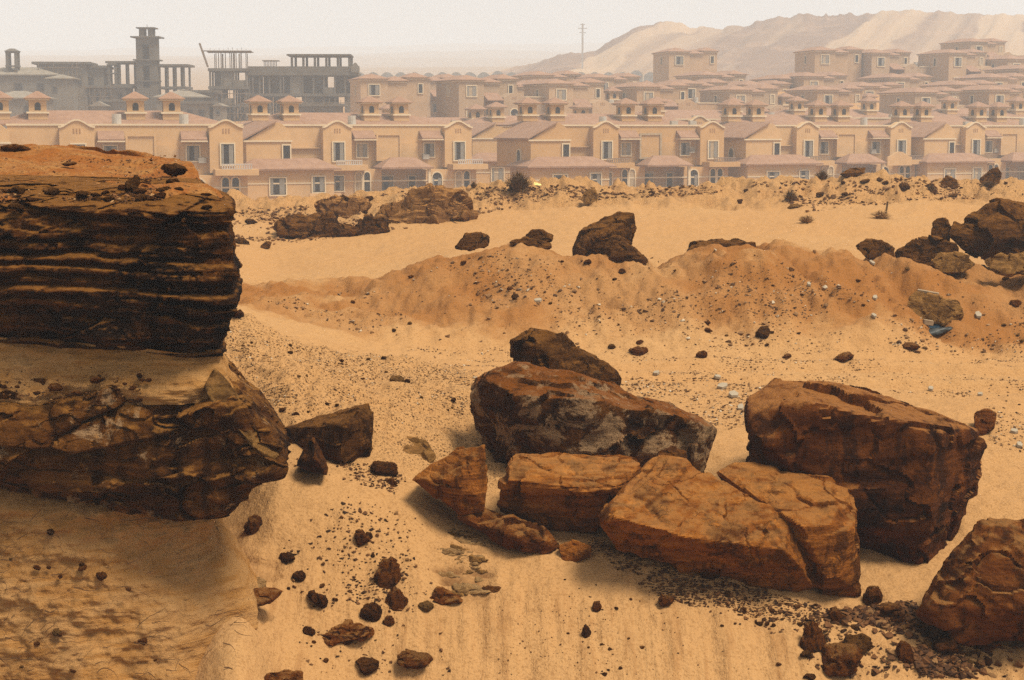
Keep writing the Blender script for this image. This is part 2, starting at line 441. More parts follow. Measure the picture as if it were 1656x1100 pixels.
# ------------------------------------------------------------------ rocks: planes of a hull, rounded, chipped and weathered
_cs = {}
def cube_sphere(n):
    if n in _cs: return _cs[n]
    g = np.tan(np.linspace(-1, 1, n + 1) * math.pi / 4)
    a, b = np.meshgrid(g, g, indexing='ij'); o = np.ones_like(a)
    vs_, fs_ = [], []
    base = grid_faces(n + 1, n + 1)
    for k, (p, q, r, fl) in enumerate(((a, b, o, 0), (a, b, -o, 1), (o, a, b, 0), (-o, a, b, 1), (b, o, a, 0), (b, -o, a, 1))):
        v = np.stack([p.ravel(), q.ravel(), r.ravel()], 1)
        fs_.append((base[:, ::-1] if not fl else base) + len(vs_) * len(v) if False else (base if fl else base[:, ::-1]) + k * (n + 1) ** 2)
        vs_.append(v)
    v = np.concatenate(vs_); f = np.concatenate(fs_)
    key = np.round(v * 1e5).astype(np.int64)
    _, idx, inv = np.unique(key, axis=0, return_index=True, return_inverse=True)
    v = v[idx]; f = np.ravel(inv)[f]
    v /= np.linalg.norm(v, axis=1)[:, None]
    _cs[n] = (v, f)
    return _cs[n]
def hull_planes(pts):
    bm = bmesh.new()
    for p in pts: bm.verts.new(p)
    r = bmesh.ops.convex_hull(bm, input=bm.verts)
    bm.normal_update()
    c = sum((Vector(p) for p in pts), Vector()) / len(pts)
    out = []
    for f in bm.faces:
        if f.calc_area() < 1e-7: continue
        n = f.normal.copy(); d = n.dot(f.verts[0].co)
        if n.dot(c) > d: n, d = -n, -d
        if not any((n - m).length < 0.05 and abs(d - e) < 0.01 for m, e in out): out.append((n, d))
    bm.free()
    return out, c
def rock_arrays(pts, n=40, sharp=54, amp=0.03, seed=1, chips=16, bed=(0, 0, 1), bed_t=0.09, bed_amp=0.0, fine=0.012, cracks=0.0):
    """returns vertices, faces, and the base point; pts are world points whose hull is the block"""
    rg = np.random.RandomState(seed)
    pl, c = hull_planes(pts)
    P = np.array([list(p) for p in pts]) - np.array(c)
    ext = np.maximum(np.abs(P).max(0), 1e-3)
    N = np.array([list(a) for a, _ in pl]); D = np.array([b - a.dot(c) for a, b in pl])
    for k in range(chips):
        u = rg.normal(size=3); u /= np.linalg.norm(u)
        N = np.vstack([N, u]); D = np.append(D, (P @ u).max() * rg.uniform(0.84, 1.0))
    size = float(ext.mean())
    v, f = cube_sphere(n)
    Ns = N * ext[None, :]                                    # planes in the scaled space
    q = np.maximum(0, (v @ Ns.T) / np.maximum(D, 1e-3)[None, :])
    qm = q.max(1)
    r = 1.0 / np.maximum(1e-6, qm * ((q / qm[:, None]) ** sharp).sum(1) ** (1.0 / sharp))
    V = v * r[:, None] * ext[None, :]
    nrm = V / np.linalg.norm(V, axis=1)[:, None]
    w = (N / 1.0)
    # direction of displacement: blend of the strongest plane normals
    wq = q ** 8
    nn = (wq @ N); nn /= np.linalg.norm(nn, axis=1)[:, None]
    so = rg.uniform(-50, 50, 3)
    W = V + so
    disp = fbm(W * (0.9 / size), 3, seed) * amp * size * 0.7 + ridged(W * (3.1 / size), 4, seed + 3) * amp * size * 0.22
    d1, cv, gap, tl = cells(W * (1.7 / size) + 0.25 * np.stack([fbm(W * 3, 2, 1), fbm(W * 3, 2, 2), fbm(W * 3, 2, 3)], 1), seed)
    disp += (cv - 0.5) * amp * size * 0.9 * sstep(0.0, 0.10, gap) + tl * amp * size * 2.3
    disp += cells(W * (4.4 / size) + 0.3 * fbm(W * 5, 2, 7)[:, None], seed + 70)[3] * amp * size * 0.30
    if cracks: disp -= cracks * size * (1 - sstep(0.0, 0.055, gap)) * (cv > 0.45)
    if bed_amp:
        b = np.array(bed, float); b /= np.linalg.norm(b)
        h = (W @ b) / bed_t + fbm(W * (0.8 / size), 3, seed + 9) * 0.45
        disp += layers(h, seed, 0.2) * bed_amp * (0.4 + 0.8 * np.clip(fbm(W * 1.7, 2, seed + 4) + 0.5, 0, 1)) + layers(h * 3.7, seed + 5, 0.4) * bed_amp * 0.15
    disp += fbm(W * 14, 3, seed + 6) * fine * 0.5
    V = V + nn * disp[:, None]
    return V + np.array(c), f
def weld(pts): return [Vector(p) for p in pts]
def block(outline, d0, thick, extra=(), shrink=0.86, lower=0.0):
    """hull points of a block: its visible outline (px, py, offset) at distance d0, a shrunken back, and extra points"""
    cx = sum(o[0] for o in outline) / len(outline); cy = sum(o[1] for o in outline) / len(outline)
    pts = [at(o[0], o[1], d0 + (o[2] if len(o) > 2 else 0)) for o in outline]
    for o in outline:
        pts.append(at(cx + (o[0] - cx) * shrink, cy + (o[1] - cy) * shrink + lower, d0 + (o[2] if len(o) > 2 else 0) * 0.5 + thick))
    pts += [at(e[0], e[1], d0 + e[2]) for e in extra]
    return pts
def rock_obj(name, pts, mat, parent=None, **kw):
    V, F = rock_arrays(pts, **kw)
    base = np.array([V[:, 0].mean(), V[:, 1].mean(), V[:, 2].min()])
    me = np_mesh(name, V - base, F)
    me.set_sharp_from_angle(angle=R(32))
    return link(name, me, mat, parent, tuple(base))

RUST = (0.1086, 0.0275, 0.0029); DARK = (0.0195, 0.0061, 0.0014); PALE = (0.2300, 0.0760, 0.0120); DUST_LIT = (0.400, 0.190, 0.055)  # the dust tint also carries the sunlit look of the rock tops
M_RUST = mat_rock('rusty_sandstone', RUST, DARK, PALE, DUST_LIT, bands=11, rot=(0.25, 0.12, 0), dust_lit_amt=0.55, varnish=0.36)
M_BEDDED = mat_rock('bedded_sandstone', (0.170, 0.050, 0.0060), (0.0338, 0.0094, 0.0012), (0.330, 0.118, 0.0180), DUST_LIT, bands=13, rot=(0.1, -0.06, 0), dust_lit_amt=0.40, varnish=0.35, rough=0.55, relief=0.028)
M_CRUST = mat_rock('crusted_sandstone', (0.0675, 0.0206, 0.0030), (0.0137, 0.0043, 0.0012), (0.1539, 0.0571, 0.0096), (0.2095, 0.0632, 0.0071), bands=8, rot=(0.3, 0.15, 0), dust_lit_amt=0.85, crust=0.55, varnish=0.40)
M_BIG = mat_rock('dark_rusty_sandstone', (0.0702, 0.0171, 0.0018), (0.0155, 0.0043, 0.0012), (0.1588, 0.0474, 0.0066), (0.330, 0.135, 0.034), bands=6, rot=(0.2, 0.1, 0), dust_lit_amt=0.75, varnish=0.40, rough=0.55, crust=0.0, relief=0.035)
M_GREY = mat_rock('weathered_brown_rock', (0.0675, 0.0231, 0.0041), (0.0173, 0.0060, 0.0012), (0.1636, 0.0669, 0.0134), (0.2410, 0.0989, 0.0185), bands=10, rot=(0.2, 0.3, 0), dust_lit_amt=0.5, varnish=0.40, rough=0.7)
M_TAN = mat_rock('tan_rock', (0.1932, 0.0938, 0.0256), (0.0608, 0.0265, 0.0078), (0.2866, 0.1479, 0.0421), DUST_LIT, bands=9, rot=(0.4, 0.2, 0), dust_lit_amt=0.5, varnish=0.36, rough=0.75)
M_CLOD = mat_rock('dark_stone', (0.0750, 0.0229, 0.0033), (0.0211, 0.0077, 0.0021), (0.1432, 0.0444, 0.0065), (0.2639, 0.0994, 0.0171), bands=4, dust_lit_amt=0.35, varnish=0.42, rough=0.6)

BOULDERS = []
def boulder(name, outline, d0, thick, mat, label, cat='boulder', extra=(), group=None, lower=0.0, shrink=0.86, push=0.0, **kw):
    if d0 is None:
        lo = max(outline, key=lambda q: q[1]); d0 = hit(lo[0], lo[1]).y + push
    o = rock_obj(name, block(outline, d0, thick, extra, shrink, lower), mat, **kw)
    tag(o, label, cat, group)
    BOULDERS.append(o)
    return o

# --- the boulder pile on the pit rim
boulder('boulder', [(753, 618, .15), (797, 598, .25), (828, 589, .4), (890, 606, .45), (990, 626, .45), (1068, 650, .4), (1138, 680, .3), (1168, 706, .15), (1172, 742, .1), (1142, 800, .3), (1030, 810, .35), (900, 810, .4), (792, 775, .5), (775, 717, .28), (765, 667, .2)],
        17.0, 1.5, M_CRUST, 'large dark boulder with pale crusted patches, upper middle of the boulder pile', extra=[(806, 630, -.25), (930, 645, -.32), (1066, 668, -.22), (800, 690, -.1), (1080, 740, -.25), (930, 740, -.25)],
        n=86, amp=0.042, seed=11, chips=15, bed=(0.05, 0.3, 1), bed_t=0.12, bed_amp=0.022, sharp=160, cracks=0.012)
boulder('boulder', [(821, 548, .1), (856, 529, .2), (888, 536, .2), (918, 557, .2), (946, 585, .15), (1000, 603, .2), (1012, 622, .1), (945, 650, 0), (840, 640, 0), (823, 572, .02)],
        18.6, .9, M_GREY, 'pointed brown boulder rising just behind the pale crusted boulder', extra=[(870, 560, -.18), (930, 605, -.2)], n=52, amp=0.05, seed=12, sharp=160, bed_t=0.1, bed_amp=0.01)
boulder('boulder', [(440, 700, .5), (503, 678, .5), (599, 651, .35), (602, 705, .3), (597, 752, .15), (557, 752, 0), (490, 740, .3), (450, 715, .5)],
        16.1, .9, M_GREY, 'wedge shaped dark boulder with one pale flat end on the sandy rise', extra=[(562, 684, -.15), (558, 745, -.15)], n=56, amp=0.035, seed=13, sharp=160, chips=10, bed=(0.2, .2, 1), bed_t=0.07, bed_amp=0.008)
boulder('flat_rock', [(600, 704, .2), (650, 708, .3), (690, 718, .3), (708, 740, .1), (672, 764, -.1), (612, 760, 0)], 16.7, .6, M_TAN, 'flat pale brown rock lying beside the wedge shaped boulder', 'rock', n=36, amp=0.04, seed=14, sharp=160, bed_amp=0.006)
boulder('rock', [(507, 707, .1), (533, 757, .05), (528, 768, 0), (478, 754, .1), (492, 728, .1)], 15.5, .3, M_CLOD, 'small dark pyramid shaped rock in front of the wedge shaped boulder', 'rock', extra=[(510, 740, -.12)], n=26, amp=0.03, seed=15, sharp=160, chips=3)
boulder('boulder', [(667, 776, .25), (700, 746, .3), (741, 728, .25), (784, 720, .15), (788, 760, .1), (784, 829, 0), (745, 832, 0), (712, 808, .15)], 15.3, .55, M_BEDDED, 'smooth rounded orange boulder shaped like a quarter disc, beside the log shaped block',
        extra=[(745, 775, -.08)], n=48, amp=0.024, seed=16, sharp=160, chips=8, bed=(0.1, -.1, 1), bed_t=0.06, bed_amp=0.01, cracks=0.014)
boulder('boulder', [(803, 802, .1), (831, 730, .35), (930, 731, .4), (1030, 738, .4), (1046, 765, .25), (985, 800, .0), (978, 862, .3), (900, 858, .3), (806, 828, .3)], 15.35, .8, M_BEDDED,
        'log shaped bedded block with flat bright top, behind the long slab', extra=[(822, 776, -.05), (900, 785, -.12), (985, 790, -.12)], n=64, amp=0.024, seed=17, sharp=160, chips=11, bed=(0.05, 0.1, 1), bed_t=0.07, bed_amp=0.022, cracks=0.012)
boulder('rock_slab', [(968, 820, .1), (1003, 780, .45), (1052, 744, .8), (1120, 748, .85), (1182, 776, .7), (1292, 846, .25), (1302, 885, .15), (1328, 970, .25), (1262, 962, .28), (1120, 925, .3), (1000, 882, .3), (972, 850, .2)], 14.75, .9, M_BEDDED,
        'long tilted sandstone slab with crumbling bright top, largest of the fallen slabs', 'rock slab', extra=[(985, 835, -.12), (1110, 868, -.22), (1285, 892, -.12)], n=86, amp=0.024, seed=18, sharp=160, chips=11, bed=(-0.25, -0.1, 1), bed_t=0.11, bed_amp=0.024, cracks=0.014)
boulder('rock_slab', [(1150, 757, .9), (1182, 745, 1.0), (1290, 765, .9), (1374, 786, .75), (1380, 832, .5), (1394, 968, .35), (1372, 985, .3), (1330, 965, .25), (1300, 880, .0), (1303, 850, .0), (1260, 815, .3)], 14.85, .6, M_BEDDED,
        'split sandstone slab wedged between the long slab and the giant boulder', 'rock slab', extra=[(1306, 858, -.1), (1375, 838, .1), (1345, 935, -.05)], n=64, amp=0.024, seed=19, sharp=160, chips=11, bed=(-0.1, -0.2, 1), bed_t=0.11, bed_amp=0.024, cracks=0.014)
boulder('boulder', [(1202, 692, .3), (1209, 655, .6), (1262, 617, 1.0), (1330, 619, 1.2), (1450, 640, 1.2), (1550, 668, .9), (1587, 694, .7), (1592, 722, .7), (1578, 800, .7), (1556, 880, .8), (1512, 965, .8), (1465, 978, .8), (1390, 960, .85), (1300, 900, .9), (1206, 750, .7)], 15.7, 1.8, M_BIG,
        'giant dark rust boulder with overhanging front, tallest of the boulder pile', extra=[(1222, 690, -.05), (1312, 662, -.1), (1420, 680, -.15), (1525, 700, .0), (1500, 800, -.1), (1400, 790, -.1), (1490, 900, .08)], n=100, amp=0.024, seed=20, sharp=160, chips=14, bed=(0.1, -0.1, 1), bed_t=0.24, bed_amp=0.022, cracks=0.014)
boulder('boulder', [(1598, 834, .25), (1660, 840, .4), (1730, 880, .4), (1745, 1040, .1), (1560, 1040, .0), (1493, 992, .15), (1512, 945, .35), (1568, 862, .35)], 14.4, 1.0, M_RUST,
        'sharp edged brown boulder leaning against the foot of the giant boulder', extra=[(1604, 905, -.05), (1660, 900, -.05), (1510, 985, -.05), (1660, 985, -.25)], n=64, amp=0.035, seed=21, sharp=160, chips=12, bed=(0.6, 0, 1), bed_t=0.1, bed_amp=0.014, cracks=0.012)
boulder('rock', [(1576, 668, .1), (1592, 660, .1), (1612, 668, .1), (1608, 692, 0), (1590, 706, 0), (1577, 700, 0)], None, .3, M_RUST, 'small brown block resting behind the giant boulder', 'rock', n=24, amp=0.05, seed=22)
boulder('rock_slab', [(741, 836, .25), (782, 826, .3), (812, 840, .2), (850, 841, .2), (880, 856, .15), (907, 884, .05), (898, 903, 0), (855, 897, 0), (800, 872, .1)], None, .35, M_RUST, 'thin rusty slab half buried in pale sand below the quarter disc boulder', 'rock slab',
        extra=[(850, 872, -.1)], n=44, amp=0.06, seed=23, sharp=160, bed=(0.3, -.2, 1), bed_t=0.05, bed_amp=0.01, cracks=.02)
boulder('rock', [(905, 882, .05), (925, 874, .08), (957, 882, .05), (955, 902, 0), (930, 910, 0), (908, 905, 0)], None, .25, M_BEDDED, 'small cracked rusty rock at the end of the thin slab', 'rock', n=28, amp=0.06, seed=24, sharp=160, cracks=.05)
# --- flat slivers lying on the big rocks
boulder('rock', [(1062, 733, .1), (1085, 722, .15), (1108, 730, .1), (1112, 742, 0), (1065, 745, 0)], 15.85, .25, M_CLOD, 'flat dark sliver of rock between the log shaped block and the crusted boulder', 'rock', n=20, amp=0.06, seed=25)

# --- rocks of the middle distance
boulder('boulder', [(926, 398, .1), (934, 374, .3), (962, 358, .4), (1005, 342, .5), (1026, 346, .4), (1032, 368, .3), (1024, 396, .2), (1000, 425, .1), (945, 426, .0), (928, 415, .0)], 28.2, 1.0, M_GREY,
        'tall dark hunched boulder standing on the crest of the sand mound', extra=[(985, 375, -.1), (960, 395, -.15)], n=52, amp=0.06, seed=31, sharp=42, bed=(1, 0, 0.2), bed_t=.3, bed_amp=.03, cracks=.02)
boulder('boulder', [(974, 400, .1), (985, 383, .2), (1003, 380, .2), (1030, 402, .2), (1050, 424, .1), (1000, 434, 0), (976, 430, 0)], 27.8, .5, M_GREY, 'brown boulder leaning on the tall hunched boulder', extra=[(1000, 405, -.15)], n=36, amp=0.05, seed=32, sharp=54)
boulder('boulder', [(732, 402, .2), (752, 380, .3), (780, 376, .3), (794, 384, .2), (792, 398, .1), (760, 408, 0)], 28.9, .5, M_GREY, 'low rounded brown boulder at the slope of the sand mound', n=36, amp=0.05, seed=33, sharp=16, bed_amp=.01)
boulder('rock', [(850, 382, .1), (856, 372, .1), (876, 371, .1), (896, 381, .1), (894, 391, 0), (862, 392, 0)], 28.3, .3, M_GREY, 'brown stone perched on flat stones upon the mound crest', 'rock', n=26, amp=0.05, seed=34)
boulder('flat_rock', [(822, 392, .1), (848, 384, .1), (870, 390, .1), (896, 394, .1), (895, 402, 0), (840, 402, 0)], 28.15, .4, M_GREY, 'low flat stone under the perched stone on the mound crest', 'rock', n=26, amp=0.07, seed=35)
boulder('boulder', [(1106, 396, .2), (1135, 390, .3), (1180, 388, .3), (1222, 392, .2), (1215, 425, 0), (1110, 425, 0)], 28.8, .5, M_GREY, 'long low dark rock half hidden behind the mound crest', extra=[(1150, 405, -.1)], n=40, amp=0.06, seed=36, sharp=42)
boulder('boulder', [(1528, 372, .3), (1545, 345, .4), (1585, 328, .5), (1625, 321, .6), (1660, 332, .6), (1720, 362, .5), (1725, 425, .2), (1600, 428, .0), (1555, 410, .1)], 28.4, 1.3, M_GREY, 'huge rounded dark boulder heading the rock cluster on the ridge',
        extra=[(1590, 370, -.2), (1660, 385, -.25)], n=64, amp=0.07, seed=37, sharp=16, cracks=.015, bed=(.3, 0, 1), bed_t=.2, bed_amp=.02)
boulder('boulder', [(1507, 372, .1), (1512, 354, .2), (1530, 350, .2), (1540, 370, .1), (1535, 392, 0), (1508, 390, 0)], 28.9, .4, M_GREY, 'small upright rock tucked behind the huge rounded boulder', 'boulder', n=30, amp=0.06, seed=38)
boulder('boulder', [(1383, 398, .1), (1400, 386, .2), (1425, 388, .2), (1448, 402, .1), (1446, 420, 0), (1400, 416, 0)], 28.2, .5, M_GREY, 'low dark rock at the outer end of the ridge rock cluster', n=34, amp=0.07, seed=39)
boulder('boulder', [(1450, 405, .1), (1478, 388, .2), (1520, 385, .2), (1550, 400, .2), (1548, 420, .1), (1490, 432, 0), (1452, 424, 0)], 28.0, .6, M_GREY, 'broken dusty brown rock in the middle of the ridge rock cluster', n=44, amp=0.09, seed=40, cracks=.02)
boulder('boulder', [(1504, 420, .05), (1520, 410, .15), (1558, 406, .15), (1578, 428, .05), (1560, 440, 0), (1510, 440, 0)], 27.5, .4, M_TAN, 'flat tan block in front of the broken rock on the ridge', n=34, amp=0.05, seed=41, sharp=60)
boulder('boulder', [(1592, 422, .1), (1610, 411, .15), (1660, 412, .2), (1720, 425, .1), (1715, 446, 0), (1600, 440, 0)], 27.3, .4, M_TAN, 'long tan rock lying below the huge rounded boulder', n=40, amp=0.07, seed=42)
boulder('rock', [(1467, 478, .1), (1480, 470, .15), (1520, 482, .15), (1550, 486, .1), (1562, 515, 0), (1530, 525, -.02), (1470, 518, 0)], None, .35, M_TAN, 'grey brown slab of rubble propped on the mound face amid litter', 'rock', n=36, amp=0.06, seed=43, sharp=48)
# --- rocks of the far berm
boulder('rock', [(938, 322, .1), (950, 306, .2), (962, 302, .2), (968, 318, .1), (965, 331, 0), (945, 330, 0)], None, .5, M_TAN, 'pale pointed rock on the slope of the far berm', 'rock', n=26, amp=0.04, seed=44, sharp=54)
boulder('rock_slab', [(1357, 282, 0), (1375, 273, .2), (1400, 271, .2), (1398, 280, 0), (1372, 289, 0)], None, .6, M_GREY, 'thin dark slab lying on top of the far berm', 'rock slab', n=26, amp=0.04, seed=45, sharp=54)
boulder('rock', [(1582, 290, .1), (1598, 277, .2), (1614, 269, .2), (1620, 282, .1), (1616, 298, 0), (1590, 299, 0)], None, .5, M_GREY, 'upright brown rock on the crest of the far berm', 'rock', n=26, amp=0.06, seed=46)
boulder('rock', [(1520, 296, .1), (1530, 284, .2), (1546, 290, .2), (1552, 303, 0), (1530, 306, 0)], None, .4, M_GREY, 'rounded brown rock on the berm beside the upright rock', 'rock', n=22, amp=0.06, seed=47)
boulder('rock', [(1490, 304, .1), (1504, 295, .2), (1516, 302, .1), (1514, 316, 0), (1494, 316, 0)], None, .4, M_CLOD, 'small dark rock on the berm slope below the rounded rock', 'rock', n=20, amp=0.06, seed=48)
boulder('rock_ledge', [(436, 366, .2), (470, 345, .4), (520, 350, .5), (562, 364, .4), (588, 378, .1), (500, 389, 0), (445, 380, 0)], None, 1.2, M_GREY, 'crumbling dark rock ledge low on the berm near the rock outcrop', 'rock ledge', n=50, amp=0.12, seed=49, push=0.55, sharp=12, cracks=.04, bed_t=.2, bed_amp=.06)
boulder('rock_ledge', [(502, 330, .3), (530, 320, .5), (600, 318, .5), (606, 335, .3), (580, 356, 0), (515, 352, .1)], None, 1.2, mat_rock('eroded_earth', (0.172, 0.076, 0.024), (0.073, 0.030, 0.011), (0.251, 0.122, 0.040), DUST_LIT, bands=7, dust_lit_amt=.8, varnish=.36, rough=.85), 'undercut orange earth bank with dark lip on the berm', 'earth bank', n=50, amp=0.10, seed=50, push=0.55, sharp=13, bed_t=.25, bed_amp=.08)
boulder('rock_ledge', [(585, 360, .2), (620, 340, .5), (680, 310, .8), (735, 305, .8), (760, 330, .5), (765, 352, .3), (720, 366, .1), (640, 366, 0)], None, 1.5, bpy.data.materials['eroded_earth'], 'broad eroded brown ledge below the berm crest', 'rock ledge', n=64, amp=0.11, seed=51, push=0.55, sharp=12, bed_t=.22, bed_amp=.07, cracks=.02)
boulder('rock', [(570, 372, .1), (590, 350, .2), (625, 352, .2), (628, 376, 0), (580, 384, 0)], None, .6, M_GREY, 'dark crumbly rock between the two berm ledges', 'rock', n=34, amp=0.12, seed=52, push=0.55, sharp=12, cracks=.03)
boulder('rock', [(420, 398, .05), (432, 390, .1), (440, 391, .1), (436, 401, 0), (424, 402, 0)], None, .2, M_GREY, 'single small oval rock on pale sand beneath the berm ledge', 'rock', n=18, amp=0.05, seed=53)

# ------------------------------------------------------------------ the layered outcrop
# rows: photo row at the right end, photo row at px 0, distance, right silhouette column
PROF = [
    (1200, 1200, 12.72, 440), (1100, 1100, 12.90, 402), (1040, 1040, 13.00, 388), (1000, 995, 13.06, 376), (955, 945, 13.12, 350), (920, 900, 13.17, 318), (885, 850, 13.21, 305), (860, 815, 13.24, 305), (848, 798, 13.26, 312),
    (846, 790, 13.22, 338), (836, 782, 13.12, 368), (815, 772, 13.05, 386), (792, 760, 13.02, 405), (778, 748, 12.98, 452), (760, 735, 12.96, 461), (738, 720, 12.96, 459), (708, 702, 12.97, 436), (680, 684, 12.99, 412), (660, 664, 13.02, 396), (646, 650, 13.07, 382),
    (632, 634, 13.10, 372), (616, 612, 13.17, 361), (600, 588, 13.22, 351), (586, 566, 13.26, 346), (578, 552, 13.28, 344),
    (574, 546, 13.25, 345), (566, 538, 13.18, 347), (552, 526, 13.13, 350), (530, 510, 13.14, 355), (505, 488, 13.05, 367), (478, 464, 12.98, 376), (445, 436, 12.97, 375), (412, 408, 13.02, 370), (384, 384, 13.00, 366), (358, 362, 13.05, 363), (336, 342, 13.14, 360), (318, 326, 13.32, 345), (308, 312, 13.55, 332),
    (300, 298, 13.85, 325), (290, 284, 14.3, 318), (278, 268, 14.9, 308), (268, 252, 15.6, 300), (262, 245, 16.2, 292), (275, 262, 17.0, 290), (330, 320, 18.0, 288)]
pr = np.array(PROF, float)
zr = z_at(pr[:, 0], pr[:, 2]); zl = z_at(pr[:, 1], pr[:, 2])
xr = (pr[:, 3] - 828) / (FPX * CP + (550 - pr[:, 0]) * SP) * pr[:, 2]
seg = np.concatenate([[0], np.cumsum(np.sqrt(np.diff(zr) ** 2 + np.diff(pr[:, 2]) ** 2))])
def outcrop_part(name, v0, v1, nv, ns, mat, parent, fn, over=0.0):
    """one layer of the outcrop between profile rows v0 and v1; fn gives the weathering offset"""
    vv = np.linspace(seg[v0] - over, seg[v1] + over, nv)
    tab = pchip(seg, np.stack([zr, zl, pr[:, 2], xr], 1), vv)
    xl = -7.4
    s = np.concatenate([np.linspace(0, 1, ns) ** 0.6, 1 + np.linspace(0, 1, ns // 3 + 1)[1:]])   # 0..1 along the front, 1..2 round the corner to the back
    S, Z_ = np.meshgrid(s, vv); n_ = S.size
    zr_, zl_, d_, xr_ = (np.repeat(tab[:, k:k + 1], len(s), 1) for k in range(4))
    f1 = np.clip(S, 0, 1); f2 = np.clip(S - 1, 0, 1)
    rad = 0.75 if name == 'sand_wall' else 0.16
    xr_ = xr_ + (fbm(np.stack([0 * zr_.ravel(), zr_.ravel() * 3.0, 0 * zr_.ravel()], 1), 3, 88).reshape(zr_.shape) * 0.10 if name == 'sand_wall' else 0.0)
    X = xl + (xr_ - xl) * f1; Y = d_.copy()
    # rounded corner: the last stretch of the front bends back, then runs away from the viewer
    ang = sstep(0.0, 0.35, f2) * math.pi / 2
    e = np.clip((X - (xr_ - rad * 1.6)) / (rad * 1.6), 0, 1)
    Y = Y + e ** 2 * rad * 0.9 + f2 * np.maximum(0.25, 17.6 - d_)
    X = X - f2 ** 1.5 * 1.4 - 0.0
    k0 = (-828 / (FPX * CP) * 13.0)
    t = np.clip((X - k0) / (xr_ - k0), -0.6, 1.0)
    Z = zl_ + (zr_ - zl_) * t
    P = np.stack([X.ravel(), Y.ravel(), Z.ravel()], 1)
    nx = sstep(0.55, 1.0, e) * 0.75 + (f2 > 0) * 0.2
    ny = -np.sqrt(np.maximum(0, 1 - nx ** 2))
    off, zoff = fn(P, vv, S, Z_)
    if name in ('sand_ledge', 'crumbly_top', 'sand_wall'):      # ragged edges that dive into the rock
        fr = (Z_ - vv[0]) / (vv[-1] - vv[0]); rag = fbm(P * np.array([2.6, 2.6, 0]), 4, 66).reshape(S.shape)
        lo_, hi_ = {'sand_ledge': (.30, .0), 'crumbly_top': (.13, .0), 'sand_wall': (.0, .03)}[name]
        dive = (sstep(lo_ * 1.3, 0, fr + rag * lo_ * .8) if lo_ else 0) + (sstep(1 - hi_ * 2, 1, fr + rag * hi_) if hi_ else 0)
        off = off - (dive * 0.14).ravel()
    off = off.reshape(S.shape) * (1 - 0.35 * sstep(0.3, 1.0, e)) * (1 - 0.5 * (f2 > 0))
    X = X + nx * off; Y = Y + ny * off; Z = Z + zoff.reshape(S.shape)
    V = np.stack([X.ravel(), Y.ravel(), Z.ravel()], 1)
    base = np.array([-2.6, 13.2, Z.min()])
    me = np_mesh(name, V - base, grid_faces(nv, len(s)))
    return link(name, me, mat, parent, tuple(base - np.array(parent.location)))
def fn_strata(amp, thick, blocky, seed, top=0.0):
    def fn(P, vv, S, Z_):
        warp = fbm(P * np.array([0.5, 0.5, 1.2]), 3, seed) * 0.10 + fbm(P * np.array([2.2, 2.2, 3.0]), 2, seed + 8) * 0.03
        h = (P[:, 2] + 0.045 * P[:, 0] + warp)
        o = layers(h / thick, seed, 0.2) * amp * (0.6 + 0.8 * np.clip(fbm(P * 0.9, 2, seed + 2) + 0.5, 0, 1.2))
        o += layers(h / (thick * 0.37), seed + 1, 0.25) * amp * 0.42 * np.clip(fbm(P * np.array([1.3, 1.3, 4]), 2, seed + 3) + 0.6, 0, 1.3)
        d1, cv, gap, tl = cells(P * np.array([1.5, 1.5, 3.4]) + 0.3 * fbm(P * 2.5, 2, seed + 4)[:, None], seed)
        o += (cv - 0.5) * blocky * sstep(0, 0.10, gap) + tl * blocky * 1.1
        c2 = cells(P * np.array([4.1, 4.1, 7.0]) + 0.35 * fbm(P * 6, 2, seed + 14)[:, None], seed + 30)
        o += c2[3] * blocky * 0.45 + (c2[1] - .5) * blocky * 0.18
        o += ridged(P * np.array([3.0, 3.0, 6.0]), 4, seed + 5) * amp * 0.30 + fbm(P * 16, 3, seed + 6) * 0.007
        fade = np.ones_like(o)
        return o, fbm(P * np.array([1.2, 1.2, 0.4]), 2, seed + 7) * 0.0
    return fn
def fn_sand(amp, seed, rib=0.0, zamp=0.0):
    def fn(P, vv, S, Z_):
        o = fbm(P * 1.6, 4, seed) * amp + fbm(P * np.array([3, 3, 14.0]), 4, seed + 3) * rib + fbm(P * 9, 4, seed + 5) * amp * 0.28 + ridged(P * np.array([4.0, 4.0, 9.0]), 3, seed + 9) * rib * 0.6
        return o, fbm(P * np.array([1.1, 1.1, 0]), 3, seed + 6) * zamp + fbm(P * np.array([7, 7, 0]), 3, seed + 8) * zamp * 0.22
    return fn
outcrop = empty('rock_outcrop', (-2.6, 13.2, float(zr.min())))
tag(outcrop, 'layered rock outcrop with dark overhanging upper slab above sandy ledge and wall', 'rock outcrop')
M_SLAB = mat_rock('dark_layered_rock', (0.0475, 0.0137, 0.0018), (0.0110, 0.0043, 0.0012), (0.1465, 0.0511, 0.0096), (0.2899, 0.1193, 0.0228), bands=13, rot=(0.0, 0.045, 0), dust_lit_amt=0.8, varnish=0.47, rough=0.62, band_mix=0.75)
M_LOWER = mat_rock('brown_fractured_rock', (0.0775, 0.0240, 0.0036), (0.0182, 0.0060, 0.0012), (0.1921, 0.0754, 0.0144), (0.3365, 0.1448, 0.0299), bands=5, rot=(0.0, 0.1, 0), dust_lit_amt=0.8, varnish=0.42, rough=0.7, crust=0.1)
